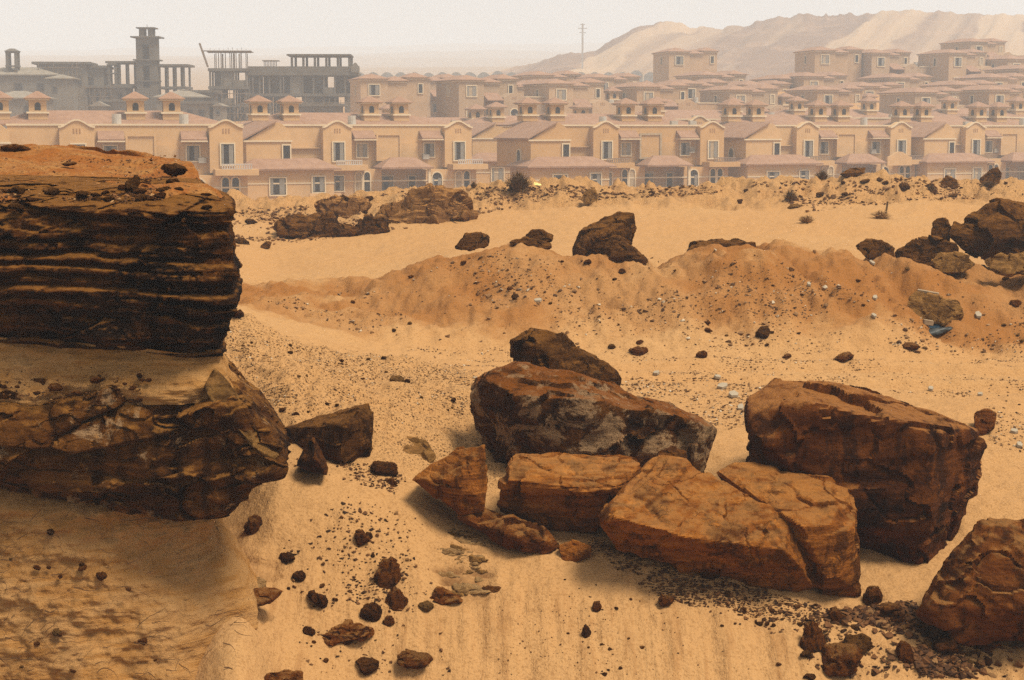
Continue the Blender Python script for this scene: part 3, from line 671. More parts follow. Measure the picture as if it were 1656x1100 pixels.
def mat_wall():
    t = NT('packed_sand')
    c = t.coord('Position')
    cb = t.coord('Position', (1.2, 1.2, 11), (0, 0.06, 0))
    band = t.noise(cb, 1.4, 6, 0.7, 0.6); mid = t.noise(c, 5, 6, 0.7, 0.4); fine = t.noise(c, 95, 4, 0.8)
    col = t.mix(t.ramp(band, 0.40, 0.60), (0.370, 0.172, 0.046), (0.445, 0.232, 0.080))
    col = t.mix(t.math('MULTIPLY', t.ramp(t.noise(c, 1.6, 5, 0.65, 0.5), 0.46, 0.62), 0.55), col, (0.440, 0.245, 0.098))
    col = t.mix(t.math('MULTIPLY', t.ramp(mid, 0.54, 0.66), 0.28), col, (0.240, 0.102, 0.030))
    for k, (rx, sc2) in enumerate(((0.5, 7.0), (-0.35, 10.0), (0.08, 6.0))):
        w = t.noise(t.coord('Position', (1, 1, 3.2), (0, rx, 0), (k * 5, 3, 1)), sc2, 3, 0.6, 0.6)
        root = t.ramp(t.math('SUBTRACT', 0.007, t.math('ABSOLUTE', t.math('SUBTRACT', w, 0.5))), 0.0, 0.006)
        col = t.mix(t.math('MULTIPLY', t.math('MULTIPLY', root, t.ramp(t.noise(c, 3.0 + k, 3, 0.6), 0.48, 0.60)), 0.8), col, (0.075, 0.030, 0.009))
    col = t.mix(t.math('MULTIPLY', t.ramp(fine, 0.54, 0.66), 0.40), col, (0.18, 0.080, 0.025))
    h = t.math('ADD', t.math('ADD', t.math('MULTIPLY', band, 0.7), mid), t.math('MULTIPLY', fine, 0.35))
    return t.out(col, t.bump(h, 0.05, 1.0), 0.95, 0.05)
def mat_crumb():
    t = NT('crumbly_orange_soil')
    c = t.coord('Position')
    mid = t.noise(c, 4, 6, 0.65); fine = t.noise(c, 30, 4, 0.7); v = t.voro(c, 22)
    col = t.mix(t.ramp(mid, 0.40, 0.64), (0.290, 0.098, 0.018), (0.350, 0.160, 0.045))
    col = t.mix(t.math('MULTIPLY', t.ramp(fine, 0.5, 0.68), 0.6), col, (0.106, 0.040, 0.012))
    col = t.mix(t.math('MULTIPLY', t.ramp(t.math('SUBTRACT', 0.32, v), 0, 0.08), t.ramp(mid, 0.45, 0.6)), col, (0.079, 0.033, 0.012))
    return t.out(col, t.bump(t.math('ADD', mid, t.math('MULTIPLY', fine, 0.6)), 0.07, 1.0), 0.95, 0.1)
M_WALL, M_CRUMB = mat_wall(), mat_crumb()
cb = block([(322, 606, .25), (350, 592, .3), (372, 640, .3), (410, 690, .3), (450, 728, .25), (464, 745, .2), (452, 772, .15), (425, 742, .0), (380, 690, .0), (335, 640, .1)], 12.93, .5)
V_, F_ = rock_arrays(cb, n=50, amp=0.02, seed=61, sharp=45)
link('corner_block', np_mesh('corner_block', V_ - np.array(outcrop.location), F_), M_TAN, outcrop)
outcrop_part('sand_wall', 0, 8, 200, 300, M_WALL, outcrop, fn_sand(0.09, 21, 0.018), 0.03)
outcrop_part('lower_rock', 8, 21, 190, 300, M_LOWER, outcrop, fn_strata(0.026, 0.24, 0.12, 41))
outcrop_part('sand_ledge', 19, 24, 80, 200, M_WALL, outcrop, fn_sand(0.06, 22, 0.02), 0.05)
outcrop_part('upper_rock', 24, 39, 240, 300, M_SLAB, outcrop, fn_strata(0.150, 0.12, 0.07, 43))
outcrop_part('crumbly_top', 36, 44, 120, 260, M_CRUMB, outcrop, fn_sand(0.07, 23, 0.0, 0.06), 0.04)
# ------------------------------------------------------------------ the housing estate
class MB:
    def __init__(self): self.v, self.f = [], []
    def add(self, v, f):
        k = len(self.v); self.v += [tuple(p) for p in v]; self.f += [tuple(i + k for i in q) for q in f]; return self
    def box(self, x0, x1, y0, y1, z0, z1):
        return self.add([(x0, y0, z0), (x1, y0, z0), (x1, y1, z0), (x0, y1, z0), (x0, y0, z1), (x1, y0, z1), (x1, y1, z1), (x0, y1, z1)],
                        [(0, 3, 2, 1), (4, 5, 6, 7), (0, 1, 5, 4), (1, 2, 6, 5), (2, 3, 7, 6), (3, 0, 4, 7)])
    def prism(self, poly, y0, y1):
        """polygon in (x, z), counter-clockwise seen from the front, extruded from y0 back to y1"""
        n = len(poly)
        return self.add([(x, y0, z) for x, z in poly] + [(x, y1, z) for x, z in poly],
                        [tuple(range(n)), tuple(range(2 * n - 1, n - 1, -1))] + [(i, i + n, (i + 1) % n + n, (i + 1) % n) for i in range(n)])
    def ring(self, outer, inner, y0, y1):
        n = len(outer)
        v = [(x, y0, z) for x, z in outer] + [(x, y0, z) for x, z in inner] + [(x, y1, z) for x, z in outer] + [(x, y1, z) for x, z in inner]
        f = []
        for i in range(n):
            j = (i + 1) % n
            f += [(i, j, n + j, n + i), (2 * n + i, 2 * n + j, j, i), (n + i, n + j, 3 * n + j, 3 * n + i)]
        return self.add(v, f)
    def hip(self, x0, x1, y0, y1, z0, h, inset=None, t=0.16):
        """hip roof with an eave board of thickness t"""
        self.box(x0, x1, y0, y1, z0, z0 + t)
        a = min(x1 - x0, y1 - y0) / 2 * 0.98 if inset is None else inset
        z1 = z0 + t + 0.004; z2 = z1 + h
        return self.add([(x0, y0, z1), (x1, y0, z1), (x1, y1, z1), (x0, y1, z1), (x0 + a, y0 + a, z2), (x1 - a, y0 + a, z2), (x1 - a, y1 - a, z2), (x0 + a, y1 - a, z2)],
                        [(0, 3, 2, 1), (4, 5, 6, 7), (0, 1, 5, 4), (1, 2, 6, 5), (2, 3, 7, 6), (3, 0, 4, 7)])
    def build(self, name, mat, parent=None, loc=None):
        me = bpy.data.meshes.new(name); me.from_pydata(self.v, [], self.f); me.update()
        return link(name, me, mat, parent, loc)
def mat_wallpaint(name, col):
    t = NT(name)
    c = t.coord('Object'); n = t.noise(c, 0.5, 6, 0.7); s = t.noise(t.coord('Object', (2.5, 2.5, 0.35)), 1.0, 5, 0.7)
    cc = t.mix(t.ramp(n, 0.3, 0.7), tuple(x * 0.9 for x in col), tuple(x * 1.08 for x in col))
    cc = t.mix(t.math('MULTIPLY', t.ramp(s, 0.55, 0.75), 0.25), cc, tuple(x * 0.7 for x in col))
    return t.out(cc, None, 0.92, 0.15)
def mat_tiles():
    t = NT('roof_tiles')
    c = t.coord('Object')
    w = t.n('TexWave', wave_type='BANDS', bands_direction='Z'); t.l(c, w.inputs['Vector']); w.inputs['Scale'].default_value = 3.2; w.inputs['Distortion'].default_value = 0.6
    n = t.noise(c, 1.2, 5, 0.7); f = t.noise(c, 9, 3, 0.7)
    cc = t.mix(t.ramp(n, 0.3, 0.7), (0.245, 0.138, 0.082), (0.32, 0.188, 0.115))
    cc = t.mix(t.math('MULTIPLY', t.ramp(f, 0.45, 0.7), 0.4), cc, (0.19, 0.10, 0.058))
    cc = t.mix(t.math('MULTIPLY', w.outputs['Fac'], 0.18), cc, (0.18, 0.07, 0.05))
    return t.out(cc, t.bump(w.outputs['Fac'], 0.05, 0.6), 0.85, 0.2)
H_WALL = mat_wallpaint('ochre_render', (0.46, 0.285, 0.128))
H_WALL2 = mat_wallpaint('sandy_render', (0.38, 0.248, 0.140))
H_TRIM = plain('cream_trim', (0.56, 0.45, 0.30), 0.06)
H_TILE = mat_tiles()
H_PANE = plain('dark_window_glass', (0.012, 0.012, 0.014), 0.2, 1.0, 0.45, 0, 0.15)
H_SASH = plain('pale_window_sash', (0.19, 0.175, 0.15), 0.15, 1.0, 0.35)
H_RAIL = plain('grey_balustrade', (0.42, 0.38, 0.34), 0.1)
H_DARKRAIL = plain('dark_balustrade', (0.20, 0.14, 0.10), 0.1)
H_VENT = plain('vent_slot', (0.30, 0.16, 0.07), 0.1)

def window(parent, x, z, w, h, y, arch=False, sash=True, face=0):
    """a window centred on x with its sill at z on the plane y; its pane and sash are pieces of it"""
    t_ = 0.13
    if arch:
        n = 8
        def pol(hw, zb, zs, r): return [(-hw, zb), (hw, zb)] + [(r * math.cos(a), zs + r * math.sin(a)) for a in np.linspace(0, math.pi, n)]
        zs = h - w / 2
        o = MB().ring(pol(w / 2 + t_, -t_, zs, w / 2 + t_), pol(w / 2, 0, zs, w / 2), -0.13, 0.0).build('window', H_TRIM, parent, (x, y, z))
        MB().prism(pol(w / 2, 0, zs, w / 2), -0.035, 0.0).build('pane', H_PANE, o)
    else:
        sq = lambda hw, a, b: [(-hw, a), (hw, a), (hw, b), (-hw, b)]
        o = MB().ring(sq(w / 2 + t_, -t_, h + t_), sq(w / 2, 0, h), -0.13, 0.0).build('window', H_TRIM, parent, (x, y, z))
        MB().box(-w / 2, w / 2, -0.035, 0.0, 0, h).build('pane', H_PANE, o)
    if sash:
        hh = h - (w / 2 if arch else 0)
        MB().box(w * 0.10, w * 0.44, -0.075, -0.037, 0.06, hh - 0.06).build('sash', H_SASH, o)
        MB().box(-w * 0.47, -w * 0.30, -0.075, -0.037, 0.06, hh - 0.06).build('sash', H_SASH, o)
    if face: o.rotation_euler = (0, 0, face)
    return o
def pediment(x0, x1, zb, zt_, k=13):
    """outline of a bay with a shouldered curved top"""
    w = x1 - x0; pts = [(x0, zb), (x1, zb), (x1, zt_)]
    for u in np.linspace(0.94, 0.06, k):
        pts.append((x0 + w * u, zt_ + 0.62 * (0.5 - 0.5 * math.cos(2 * math.pi * (u - 0.06) / 0.88)) ** 0.75))
    return pts + [(x0, zt_)]
def cupola(parent, x, y, z):
    c = MB().box(-0.85, 0.85, -0.85, 0.85, 0, 0.55).build('cupola', H_WALL, parent, (x, y, z))
    MB().box(-1.0, 1.0, -1.0, 1.0, 0.555, 0.72).build('cornice', H_TRIM, c)
    MB().box(-0.78, 0.78, -0.78, 0.78, 0.725, 1.75).build('lantern', H_WALL, c)
    MB().box(-1.05, 1.05, -1.05, 1.05, 1.755, 1.88).build('cornice', H_TRIM, c)
    MB().hip(-1.2, 1.2, -1.2, 1.2, 1.885, 0.62, 1.1, 0.08).build('cupola_roof', H_TILE, c)
    n = 7
    arch = [(-0.27, 0), (0.27, 0)] + [(0.27 * math.cos(a), 0.45 + 0.27 * math.sin(a)) for a in np.linspace(0, math.pi, n)]
    for sx in (0.0,):
        MB().prism([(px_ + sx, pz + 0.85) for px_, pz in arch], -0.80, -0.782).build('opening', H_PANE, c)
    for sy in (0.0,):
        m = MB().prism([(px_ + sy, pz + 0.85) for px_, pz in arch], -0.80, -0.782).build('opening', H_PANE, c)
        m.rotation_euler = (0, 0, -math.pi / 2)
    return c
def bars(parent, name, x0, x1, y, z0, z1, mat, n):
    m = MB().box(x0, x1, y - 0.05, y + 0.05, z1 - 0.09, z1).box(x0, x1, y - 0.05, y + 0.05, z0, z0 + 0.06)
    for i in range(n + 1):
        x = x0 + 0.04 + (x1 - x0 - 0.08) * i / n
        m.box(x - 0.045, x + 0.045, y - 0.03, y + 0.03, z0 + 0.062, z1 - 0.092)
    o = m.build(name, mat, parent); o['kind'] = 'stuff'
    return o
def duplex(rail=None, lower_gable=False):
    """row house pair, 26 m long; x along the street front, y away from it"""
    rail = rail or H_RAIL
    r = empty('row_house')
    MB().box(5.2, 25.8, 0.9, 12.0, 0, 7.45).build('wall', H_WALL, r)
    MB().box(5.1, 25.9, 0.80, 1.05, 7.455, 7.62).build('parapet', H_TRIM, r)
    MB().hip(3.5, 25.0, 4.2, 12.6, 7.46, 1.25).build('roof', H_TILE, r)
    # gabled wing at the end of the pair
    MB().box(0.9, 5.4, -3.2, 6.0, 3.2, 6.05).build('wing_wall', H_WALL, r)
    g = MB()
    zc = 6.06
    g.add([(0.5, -3.4, zc), (0.5, 6.0, zc), (3.9, 6.0, zc + 1.75), (3.9, -3.4, zc + 1.75), (0.5, -3.4, zc + .14), (0.5, 6.0, zc + .14), (3.9, 6.0, zc + 1.89), (3.9, -3.4, zc + 1.89)],
          [(0, 1, 2, 3), (7, 6, 5, 4), (0, 4, 5, 1), (3, 2, 6, 7), (0, 3, 7, 4), (1, 5, 6, 2)])
    g.build('wing_roof', H_TILE, r)
    MB().prism([(0.95, zc - .01), (5.4, zc - .01), (5.4, zc + 0.9), (4.3, zc + 1.72), (3.85, zc + 1.70)], -3.15, 5.9).build('gable_wall', H_WALL, r)
    MB().prism([(0.6, zc - .16), (5.5, zc - .16), (5.5, zc + .0), (0.6, zc + .0)], -3.34, -3.21).build('string_course', H_TRIM, r)
    window(r, 4.9, 3.95, 0.7, 1.6, -3.2, False, False)
    window(r, 0.9, 3.7, 1.0, 1.3, -0.2, True, False, -math.pi / 2)
    # lower wing with its skirt roof
    MB().box(0.3, 9.3, -4.6, 0.9, 0, 3.15).build('lower_wing', H_WALL, r)
    MB().hip(-0.3, 9.9, -5.2, 0.85, 3.16, 0.95, 1.9).build('skirt_roof', H_TILE, r)
    window(r, 3.6, 0.8, 1.55, 1.6, -4.6); window(r, 7.7, 1.0, 1.2, 1.5, -4.6)
    MB().box(0.28, 9.32, -4.66, -4.605, 1.82, 1.96).build('band', H_TRIM, r)
    MB().box(6.2, 9.4, -6.6, -6.4, 0, 0.95).build('garden_wall', H_WALL, r)
    # set-back wall panel
    MB().box(5.7, 9.5, 0.55, 0.895, 5.2, 5.32).build('ledge', H_WALL, r)
    # the two gabled bays
    for x0, wx in ((9.6, 11.2), (22.7, 24.3)):
        MB().prism(pediment(x0, x0 + 3.0, 3.2, 7.35), -0.1, 0.895).build('gable_bay', H_WALL, r)
        cp = pediment(x0 - .08, x0 + 3.08, 7.2, 7.42); top = [p for p in cp if p[1] > 7.3]
        MB().prism(top + [(x, z - 0.16) for x, z in reversed(top)], -0.24, -0.105).build('coping', H_TRIM, r)
        for k in (-1, 0, 1):
            MB().box(x0 + 1.5 + k * 0.26 - 0.06, x0 + 1.5 + k * 0.26 + 0.06, -0.125, -0.103, 6.75, 7.2).build('vent_slot', H_VENT, r)
        window(r, wx, 3.95, 1.15, 1.85, -0.1)
        MB().box(x0 + 0.3, x0 + 4.2, -1.7, 0.5, 3.0, 3.55).build('balcony', H_WALL, r)
        bars(r, 'balustrade', x0 + 0.9, x0 + 3.6, -1.6, 3.56, 4.05, rail, 12)
    for xa, xw in ((12.9, 14.0), (20.2, 21.3)):
        m = MB().prism([(0, 0), (0, 0)], 0, 0) if False else MB()
        m.add([(xa, -0.2, 6.25), (xa + 2.3, -0.2, 6.25), (xa + 2.3, 0.89, 7.0), (xa, 0.89, 7.0), (xa, -0.2, 6.12), (xa + 2.3, -0.2, 6.12), (xa + 2.3, 0.89, 6.12), (xa, 0.89, 6.12)],
              [(0, 1, 2, 3), (7, 6, 5, 4), (0, 4, 5, 1), (1, 5, 6, 2), (3, 2, 6, 7), (0, 3, 7, 4)])
        m.build('awning_roof', H_TILE, r)
        MB().box(xa - .05, xa + 2.35, -0.24, 0.885, 6.0, 6.115).build('string_course', H_TRIM, r)
        window(r, xw, 4.3, 1.1, 1.35, 0.9)
    # framed blank panel and stair block between the two halves
    MB().box(15.4, 17.9, 0.2, 0.895, 3.9, 6.55).build('stair_block', H_WALL, r)
    MB().ring([(15.3, 3.9), (18.0, 3.9), (18.0, 6.7), (15.3, 6.7)], [(15.5, 4.1), (17.8, 4.1), (17.8, 6.5), (15.5, 6.5)], 0.08, 0.195).build('panel_frame', H_WALL, r)
    MB().box(18.0, 20.0, 0.6, 0.895, 3.6, 5.7).build('stair_block', H_WALL, r)
    # ground floor front
    MB().box(9.32, 15.6, -0.6, 0.895, 0, 3.1).build('front_wall', H_WALL, r)
    MB().box(20.4, 26.0, -0.6, 0.895, 0, 3.0).build('front_wall', H_WALL, r)
    MB().box(9.33, 26.0, -0.66, -0.605, 1.82, 1.96).build('band', H_TRIM, r)
    window(r, 11.0, 0.95, 1.05, 1.5, -0.6)
    for x in (13.1, 14.0): window(r, x, 0.85, 0.62, 1.95, -0.6, True, False)
    window(r, 21.6, 0.95, 1.05, 1.75, -0.6, True)
    for x in (24.0, 24.9): window(r, x, 0.85, 0.62, 1.95, -0.6, True, False)
    window(r, 16.7, 0.4, 1.2, 1.9, 0.9); window(r, 19.4, 0.4, 0.7, 1.9, 0.9, False, False)
    # porch
    MB().hip(15.0, 20.6, -2.4, 0.85, 3.12, 1.0, 1.5).build('porch_roof', H_TILE, r)
    MB().box(20.1, 20.38, -2.2, -1.92, 0, 3.1).build('porch_column', H_TRIM, r)
    MB().box(15.3, 20.2, -2.3, -2.1, 0, 0.9).build('garden_wall', H_WALL, r)
    if lower_gable:
        MB().prism(pediment(20.9, 24.4, 2.9, 3.9), -2.1, -1.72).build('porch_gable', H_WALL, r)
    for x in (4.6, 7.9, 16.6, 19.9): cupola(r, x, 6.2, 8.0)
    return r
def kids(o): return [c for c in COL.objects if c.parent == o]
_kid_map = {}
def copy_tree(o, parent=None):
    c = o.copy(); COL.objects.link(c)
    if parent: c.parent = parent
    for ch in o.children: copy_tree(ch, c)
    return c

ROW_A = R(23)
GRP = 'row house pairs along the near street of the estate'
h1 = duplex(); h2 = duplex(H_DARKRAIL); h3 = duplex(H_DARKRAIL, True)
def set_house(o, px, d, rz, label, z=0.0):
    p = at(px, 300, d)
    o.location = (p.x, p.y, z); o.rotation_euler = (0, 0, rz)
    tag(o, label, 'house', GRP)
    bpy.context.view_layer.update()
h0 = copy_tree(h1)
set_house(h1, 372, 169.5, ROW_A, 'ochre row house pair with grey balustrades, beside the gap in the street row')
set_house(h0, -86, 149, R(16), 'ochre row house pair standing behind the layered rock outcrop')
set_house(h2, 826, 181, ROW_A, 'ochre row house pair rising behind the spiky bush on the berm')
set_house(h3, 1170, 194.0, R(24), 'ochre row house pair with a small gable over its porch balcony')
h4 = copy_tree(h2)
set_house(h4, 1456, 206.5, R(25), 'ochre row house pair rising behind the huge rounded boulder on the ridge')

B2 = copy_tree(h2); B3 = copy_tree(h1); B4 = copy_tree(h2); B5 = copy_tree(h1); B6 = copy_tree(h2)
for o, px, d, z, lab in ((B3, 560, 214, -0.2, 'back street row house whose cupolas rise over the row house by the gap'), (B2, 738, 212, 0.0, 'back street row house filling the gap between the street rows'),
                      (B4, 1010, 226, 0.9, 'back street row house whose cupolas rise behind the spiky bush row house'), (B5, 1245, 232, 1.1, 'back street row house behind the row house with the porch gable'), (B6, 1500, 236, 1.2, 'back street row house at the open end of the street')):
    set_house(o, px, d, ROW_A, lab, z)
for o in (B2, B3, B4, B5, B6):
    for k_, c in enumerate([c for c in o.children if c.name.startswith('cupola')]):
        if (k_ + int(o.location.y)) % 2 == 0:
            for g_ in list(c.children): bpy.data.objects.remove(g_)
            bpy.data.objects.remove(c)
def villa(wing=True, tall=0.0, cup=False):
    """detached villa, about 14 m wide, hipped roofs on stepped blocks"""
    r = empty('villa')
    zt1 = 6.3 + tall
    MB().box(0, 4.0, 0, 9, 0, zt1).build('wall', H_WALL2, r)
    MB().box(-0.12, 4.0, -0.12, 9.1, zt1 - .22, zt1).build('cornice', H_TRIM, r)
    MB().hip(-0.35, 4.3, -0.35, 9.3, zt1 + .005, 0.75, None, .1).build('roof', H_TILE, r)
    window(r, 2.0, zt1 - 2.3, 1.5, 1.5, 0.0); window(r, 2.0, 0.9, 1.5, 1.4, 0.0, False)
    window(r, 0.0, zt1 - 2.2, 0.7, 1.4, 4.0, False, False, -math.pi / 2)
    MB().box(4.005, 7.2, 1.6, 9, 0, zt1 - 0.25).build('wall', H_WALL2, r)
    MB().box(4.01, 7.19, 1.48, 1.598, zt1 - .5, zt1 - .26).build('cornice', H_TRIM, r)
    MB().hip(3.8, 7.5, 1.25, 9.3, zt1 - .24, 0.7, None, .1).build('roof', H_TILE, r)
    MB().box(7.205, 10.4, 2.6, 10, 0, zt1 + 0.3).build('wall', H_WALL2, r)
    MB().box(7.21, 10.5, 2.48, 2.598, zt1 + .05, zt1 + .3).build('cornice', H_TRIM, r)
    MB().hip(6.95, 10.75, 2.25, 10.3, zt1 + .305, 0.7, None, .1).build('roof', H_TILE, r)
    window(r, 9.4, zt1 - 1.9, 0.6, 1.3, 2.6, False, False)
    if wing:
        m = MB()
        m.add([(4.2, -0.9, 3.5), (6.8, -0.9, 3.5), (6.8, 1.55, 4.6), (4.2, 1.55, 4.6), (4.2, -0.9, 3.36), (6.8, -0.9, 3.36), (6.8, 1.55, 3.36), (4.2, 1.55, 3.36)],
              [(0, 1, 2, 3), (7, 6, 5, 4), (0, 4, 5, 1), (1, 5, 6, 2), (3, 2, 6, 7), (0, 3, 7, 4)])
        m.build('porch_roof', H_TILE, r)
        window(r, 5.6, 0.8, 1.4, 1.5, 1.6)
        MB().prism(pediment(6.9, 10.3, 0, 3.9), -0.6, 2.55).build('gable_bay', H_WALL2, r)
        MB().box(10.35, 15.5, -0.45, 6.5, 0, 3.9).build('side_wing', H_WALL2, r)
        MB().box(10.32, 15.6, -0.55, -0.3, 3.905, 4.05).build('parapet', H_TRIM, r)
        for k in (-1, 0, 1): MB().box(8.6 + k * .28 - .06, 8.6 + k * .28 + .06, -0.63, -0.604, 3.6, 4.0).build('vent_slot', H_VENT, r)
        window(r, 8.6, 0.6, 1.3, 1.6, -0.6, True)
    if cup: cupola(r, 12.6, 4.0, 3.9)
    return r
v1 = villa(True, 0, False); v2 = villa(True, 0.4, True); v3 = villa(False, 2.4, False)
V_USED = {}
VGRP = 'villas on the terraces above the street row'
def place_villa(src, px, d, ytop, rz, label, hgt):
    """px: column of the villa's corner; ytop: row of its main eave"""
    o = src if src not in V_USED else copy_tree(src)
    V_USED[src] = 1
    p = at(px, ytop, d)
    o.location = (p.x, p.y, p.z - hgt); o.rotation_euler = (0, 0, rz)
    tag(o, label, 'villa', VGRP)
    bpy.context.view_layer.update()
    return o
A2 = R(24)
for src, px, d, yt, rz, hgt, lab in (
    (v3, 583, 250, 128, R(15), 8.7, 'tall sandy villa next to the unfinished concrete frame building'),
    (v1, 742, 252, 130, A2, 6.3, 'sandy villa beside the tall villa by the unfinished building'),
    (v2, 888, 256, 136, A2, 6.7, 'sandy villa standing behind the row house with the spiky bush'),
    (v1, 1030, 262, 141, A2, 6.3, 'sandy villa below the big villa on the upper terrace'),
    (v2, 1180, 266, 146, A2, 6.7, 'sandy villa behind the row house with the porch gable'),
    (v2, 1322, 272, 146, A2, 6.7, 'sandy villa with roof cupola in the middle of the second terrace'),
    (v1, 1480, 262, 150, A2, 6.3, 'sandy villa with arched gable wing low on the terraces near the estate edge'),
    (v1, 862, 300, 122, A2, 6.3, 'far sandy villa in front of the arched boundary wall'),
    (v3, 1082, 318, 84, R(14), 8.7, 'big flat fronted villa highest on the terraces beside the spoil heap'),
    (v1, 1135, 296, 122, A2, 6.3, 'sandy villa just below the big flat fronted villa'),
    (v3, 1318, 312, 82, R(14), 8.7, 'big flat fronted villa on the upper terrace under the striped spoil heap'),
    (v1, 1262, 292, 128, A2, 6.3, 'small villa with round topped gable between the two big villas'),
    (v1, 1410, 315, 86, A2, 6.3, 'upper terrace villa joined behind the big flat fronted villa'),
    (v2, 1535, 315, 86, A2, 6.7, 'upper terrace villa with open cupola below the spoil heap'),
    (v1, 1300, 290, 124, A2, 6.3, 'middle terrace villa under the big villa, beside the round gable'),
    (v1, 1440, 292, 126, A2, 6.3, 'middle terrace villa with plain side wing below the cupola villa'),
    (v1, 1600, 292, 126, A2, 6.3, 'middle terrace villa at the open end of the terraces'),
    (v2, 960, 300, 126, A2, 6.7, 'far villa with cupola between the arched wall and the second terrace'),
    (v1, 660, 290, 128, A2, 6.3, 'far villa peeping between the tall villa and its neighbour'),
    (v1, 1205, 285, 138, A2, 6.3, 'villa tucked below the small round gabled villa'),
    (v2, 1390, 285, 140, A2, 6.7, 'villa with cupola tucked under the middle terrace villas'),
    (v1, 1545, 283, 138, A2, 6.3, 'villa with side wing tucked under the cupola villa'),
    (v1, 1630, 318, 96, A2, 6.3, 'upper terrace villa stepping down at the open end of the terraces'),
    (v2, 1600, 268, 146, A2, 6.7, 'villa with cupola at the open end of the second terrace'),
    (v1, 1648, 300, 112, A2, 6.3, 'villa half hidden at the open end of the middle terrace'),
    (v1, 800, 275, 138, A2, 6.3, 'villa squeezed behind the second villa from the unfinished building'),
    (v1, 1100, 280, 136, A2, 6.3, 'villa squeezed between the second terrace villas below the big villa'),
    (v1, 1570, 330, 68, A2, 6.3, 'topmost villa directly against the spoil heap')):
    place_villa(src, px, d, yt, rz, lab, hgt)

# every house its own paint, blinds and roof clutter
PAINTS = {H_WALL.name: [mat_wallpaint('ochre_render_b', (0.44, 0.262, 0.112)), mat_wallpaint('ochre_render_c', (0.485, 0.305, 0.145)), mat_wallpaint('ochre_render_d', (0.43, 0.275, 0.135))],
          H_WALL2.name: [mat_wallpaint('sandy_render_b', (0.36, 0.225, 0.120)), mat_wallpaint('sandy_render_c', (0.41, 0.272, 0.158)), mat_wallpaint('sandy_render_d', (0.345, 0.235, 0.142))]}
H_BLIND = plain('drawn_blind', (0.33, 0.25, 0.16), .15); H_TANK = plain('roof_tank', (0.40, 0.37, 0.32), .15); H_AC = plain('air_conditioner', (0.36, 0.33, 0.28), .1)
def own(o, mat_):
    if o.data.materials: o.material_slots[0].link = 'OBJECT'; o.material_slots[0].material = mat_
rv = random.Random(21)
bpy.context.view_layer.update()
for hs in [o for o in COL.objects if o.parent is None and o.get('category') in ('house', 'villa')]:
    pick = rv.randrange(4)
    row = hs.get('category') == 'house'
    def paint(o):
        if o.type == 'MESH' and o.data.materials and o.data.materials[0] and o.data.materials[0].name in PAINTS and pick < 3: own(o, PAINTS[o.data.materials[0].name][pick])
        if o.name.startswith('pane') and rv.random() < .22: own(o, H_BLIND)
        for c in o.children: paint(c)
    paint(hs)
    for k in range(rv.choice((1, 2, 3)) if row else rv.choice((0, 1, 1))):
        x, y, z = (rv.uniform(9.5, 15.5) if k % 2 else rv.uniform(20.5, 25)), rv.uniform(1.6, 3.4), 7.455
        if not row: x, y, z = rv.uniform(11, 14.6), rv.uniform(1, 5), 3.905
        if rv.random() < .5:
            n = 12; rr = .42; hh = 1.05
            MB().add([(rr * math.cos(6.283 * i / n), rr * math.sin(6.283 * i / n), zz) for zz in (0, hh) for i in range(n)], [tuple(range(n - 1, -1, -1)), tuple(range(n, 2 * n))] + [(i, (i + 1) % n, (i + 1) % n + n, i + n) for i in range(n)]).build('water_tank', H_TANK, hs, (x, y, z))
        else:
            MB().box(-.4, .4, -.25, .25, 0, .6).build('air_conditioner', H_AC, hs, (x, y, z))
    if row:
        for k in range(rv.choice((1, 2, 3))):
            MB().box(-.35, .35, -.3, 0, 0, .5).build('air_conditioner', H_AC, hs, (rv.choice((10.2, 15.1, 20.9, 22.1, 9.0)), .89, rv.uniform(4.0, 5.6)))
# ------------------------------------------------------------------ arched boundary wall
def mat_concrete(name, col):
    t = NT(name)
    c = t.coord('Object'); n = t.noise(c, 0.8, 6, 0.7); f = t.noise(c, 6, 4, 0.7)
    cc = t.mix(t.ramp(n, 0.3, 0.7), tuple(x * 0.8 for x in col), tuple(x * 1.15 for x in col))
    cc = t.mix(t.math('MULTIPLY', t.ramp(f, 0.5, 0.7), 0.35), cc, tuple(x * 0.6 for x in col))
    return t.out(cc, None, 0.95, 0.1)
C_DARK = mat_concrete('bare_concrete', (0.108, 0.092, 0.072))
C_MID = mat_concrete('grey_blockwork', (0.160, 0.137, 0.107))
C_PALE = mat_concrete('cement_screed', (0.21, 0.178, 0.135))
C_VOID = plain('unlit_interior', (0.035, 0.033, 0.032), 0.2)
C_WOOD = plain('scaffold_timber', (0.16, 0.115, 0.075), 0.2)
C_PANEL = plain('grey_arch_panel', (0.20, 0.185, 0.160), 0.1)
fence = empty('arched_wall', tuple(at(830, 130, 455)))
tag(fence, 'long boundary wall of grey arched panels between pale posts behind the villas', 'wall')
pan = None
for i in range(26):
    px = 570 + i * 22.4
    p = at(px + 11, 118 - 3.0 * math.sin(i * 0.7) * (i % 5 == 0), 455)
    x0 = p.x - fence.location.x
    zb, zt2 = -6.0, p.z - fence.location.z
    if pan is None:
        w = 22.4 / 2760 * 455 / 2 - 0.12
        pts = [(-w, -8.0), (w, -8.0), (w, -0.9)] + [(w * u, -0.9 + 1.1 * (1 - u * u)) for u in np.linspace(0.85, -0.85, 9)] + [(-w, -0.9)]
        pan = MB().prism(pts, -0.15, 0.15).build('arch_panel', C_PANEL, fence, (x0, 0, zt2))
        post = MB().box(-0.14, 0.14, -0.25, 0.25, -8, -0.6).build('post', H_TRIM, fence, (x0 - w - 0.13, 0, zt2))
    else:
        for s_, dx in ((pan, 0), (post, -w - 0.13)):
            c = s_.copy(); COL.objects.link(c); c.location = (x0 + dx, 0, zt2)

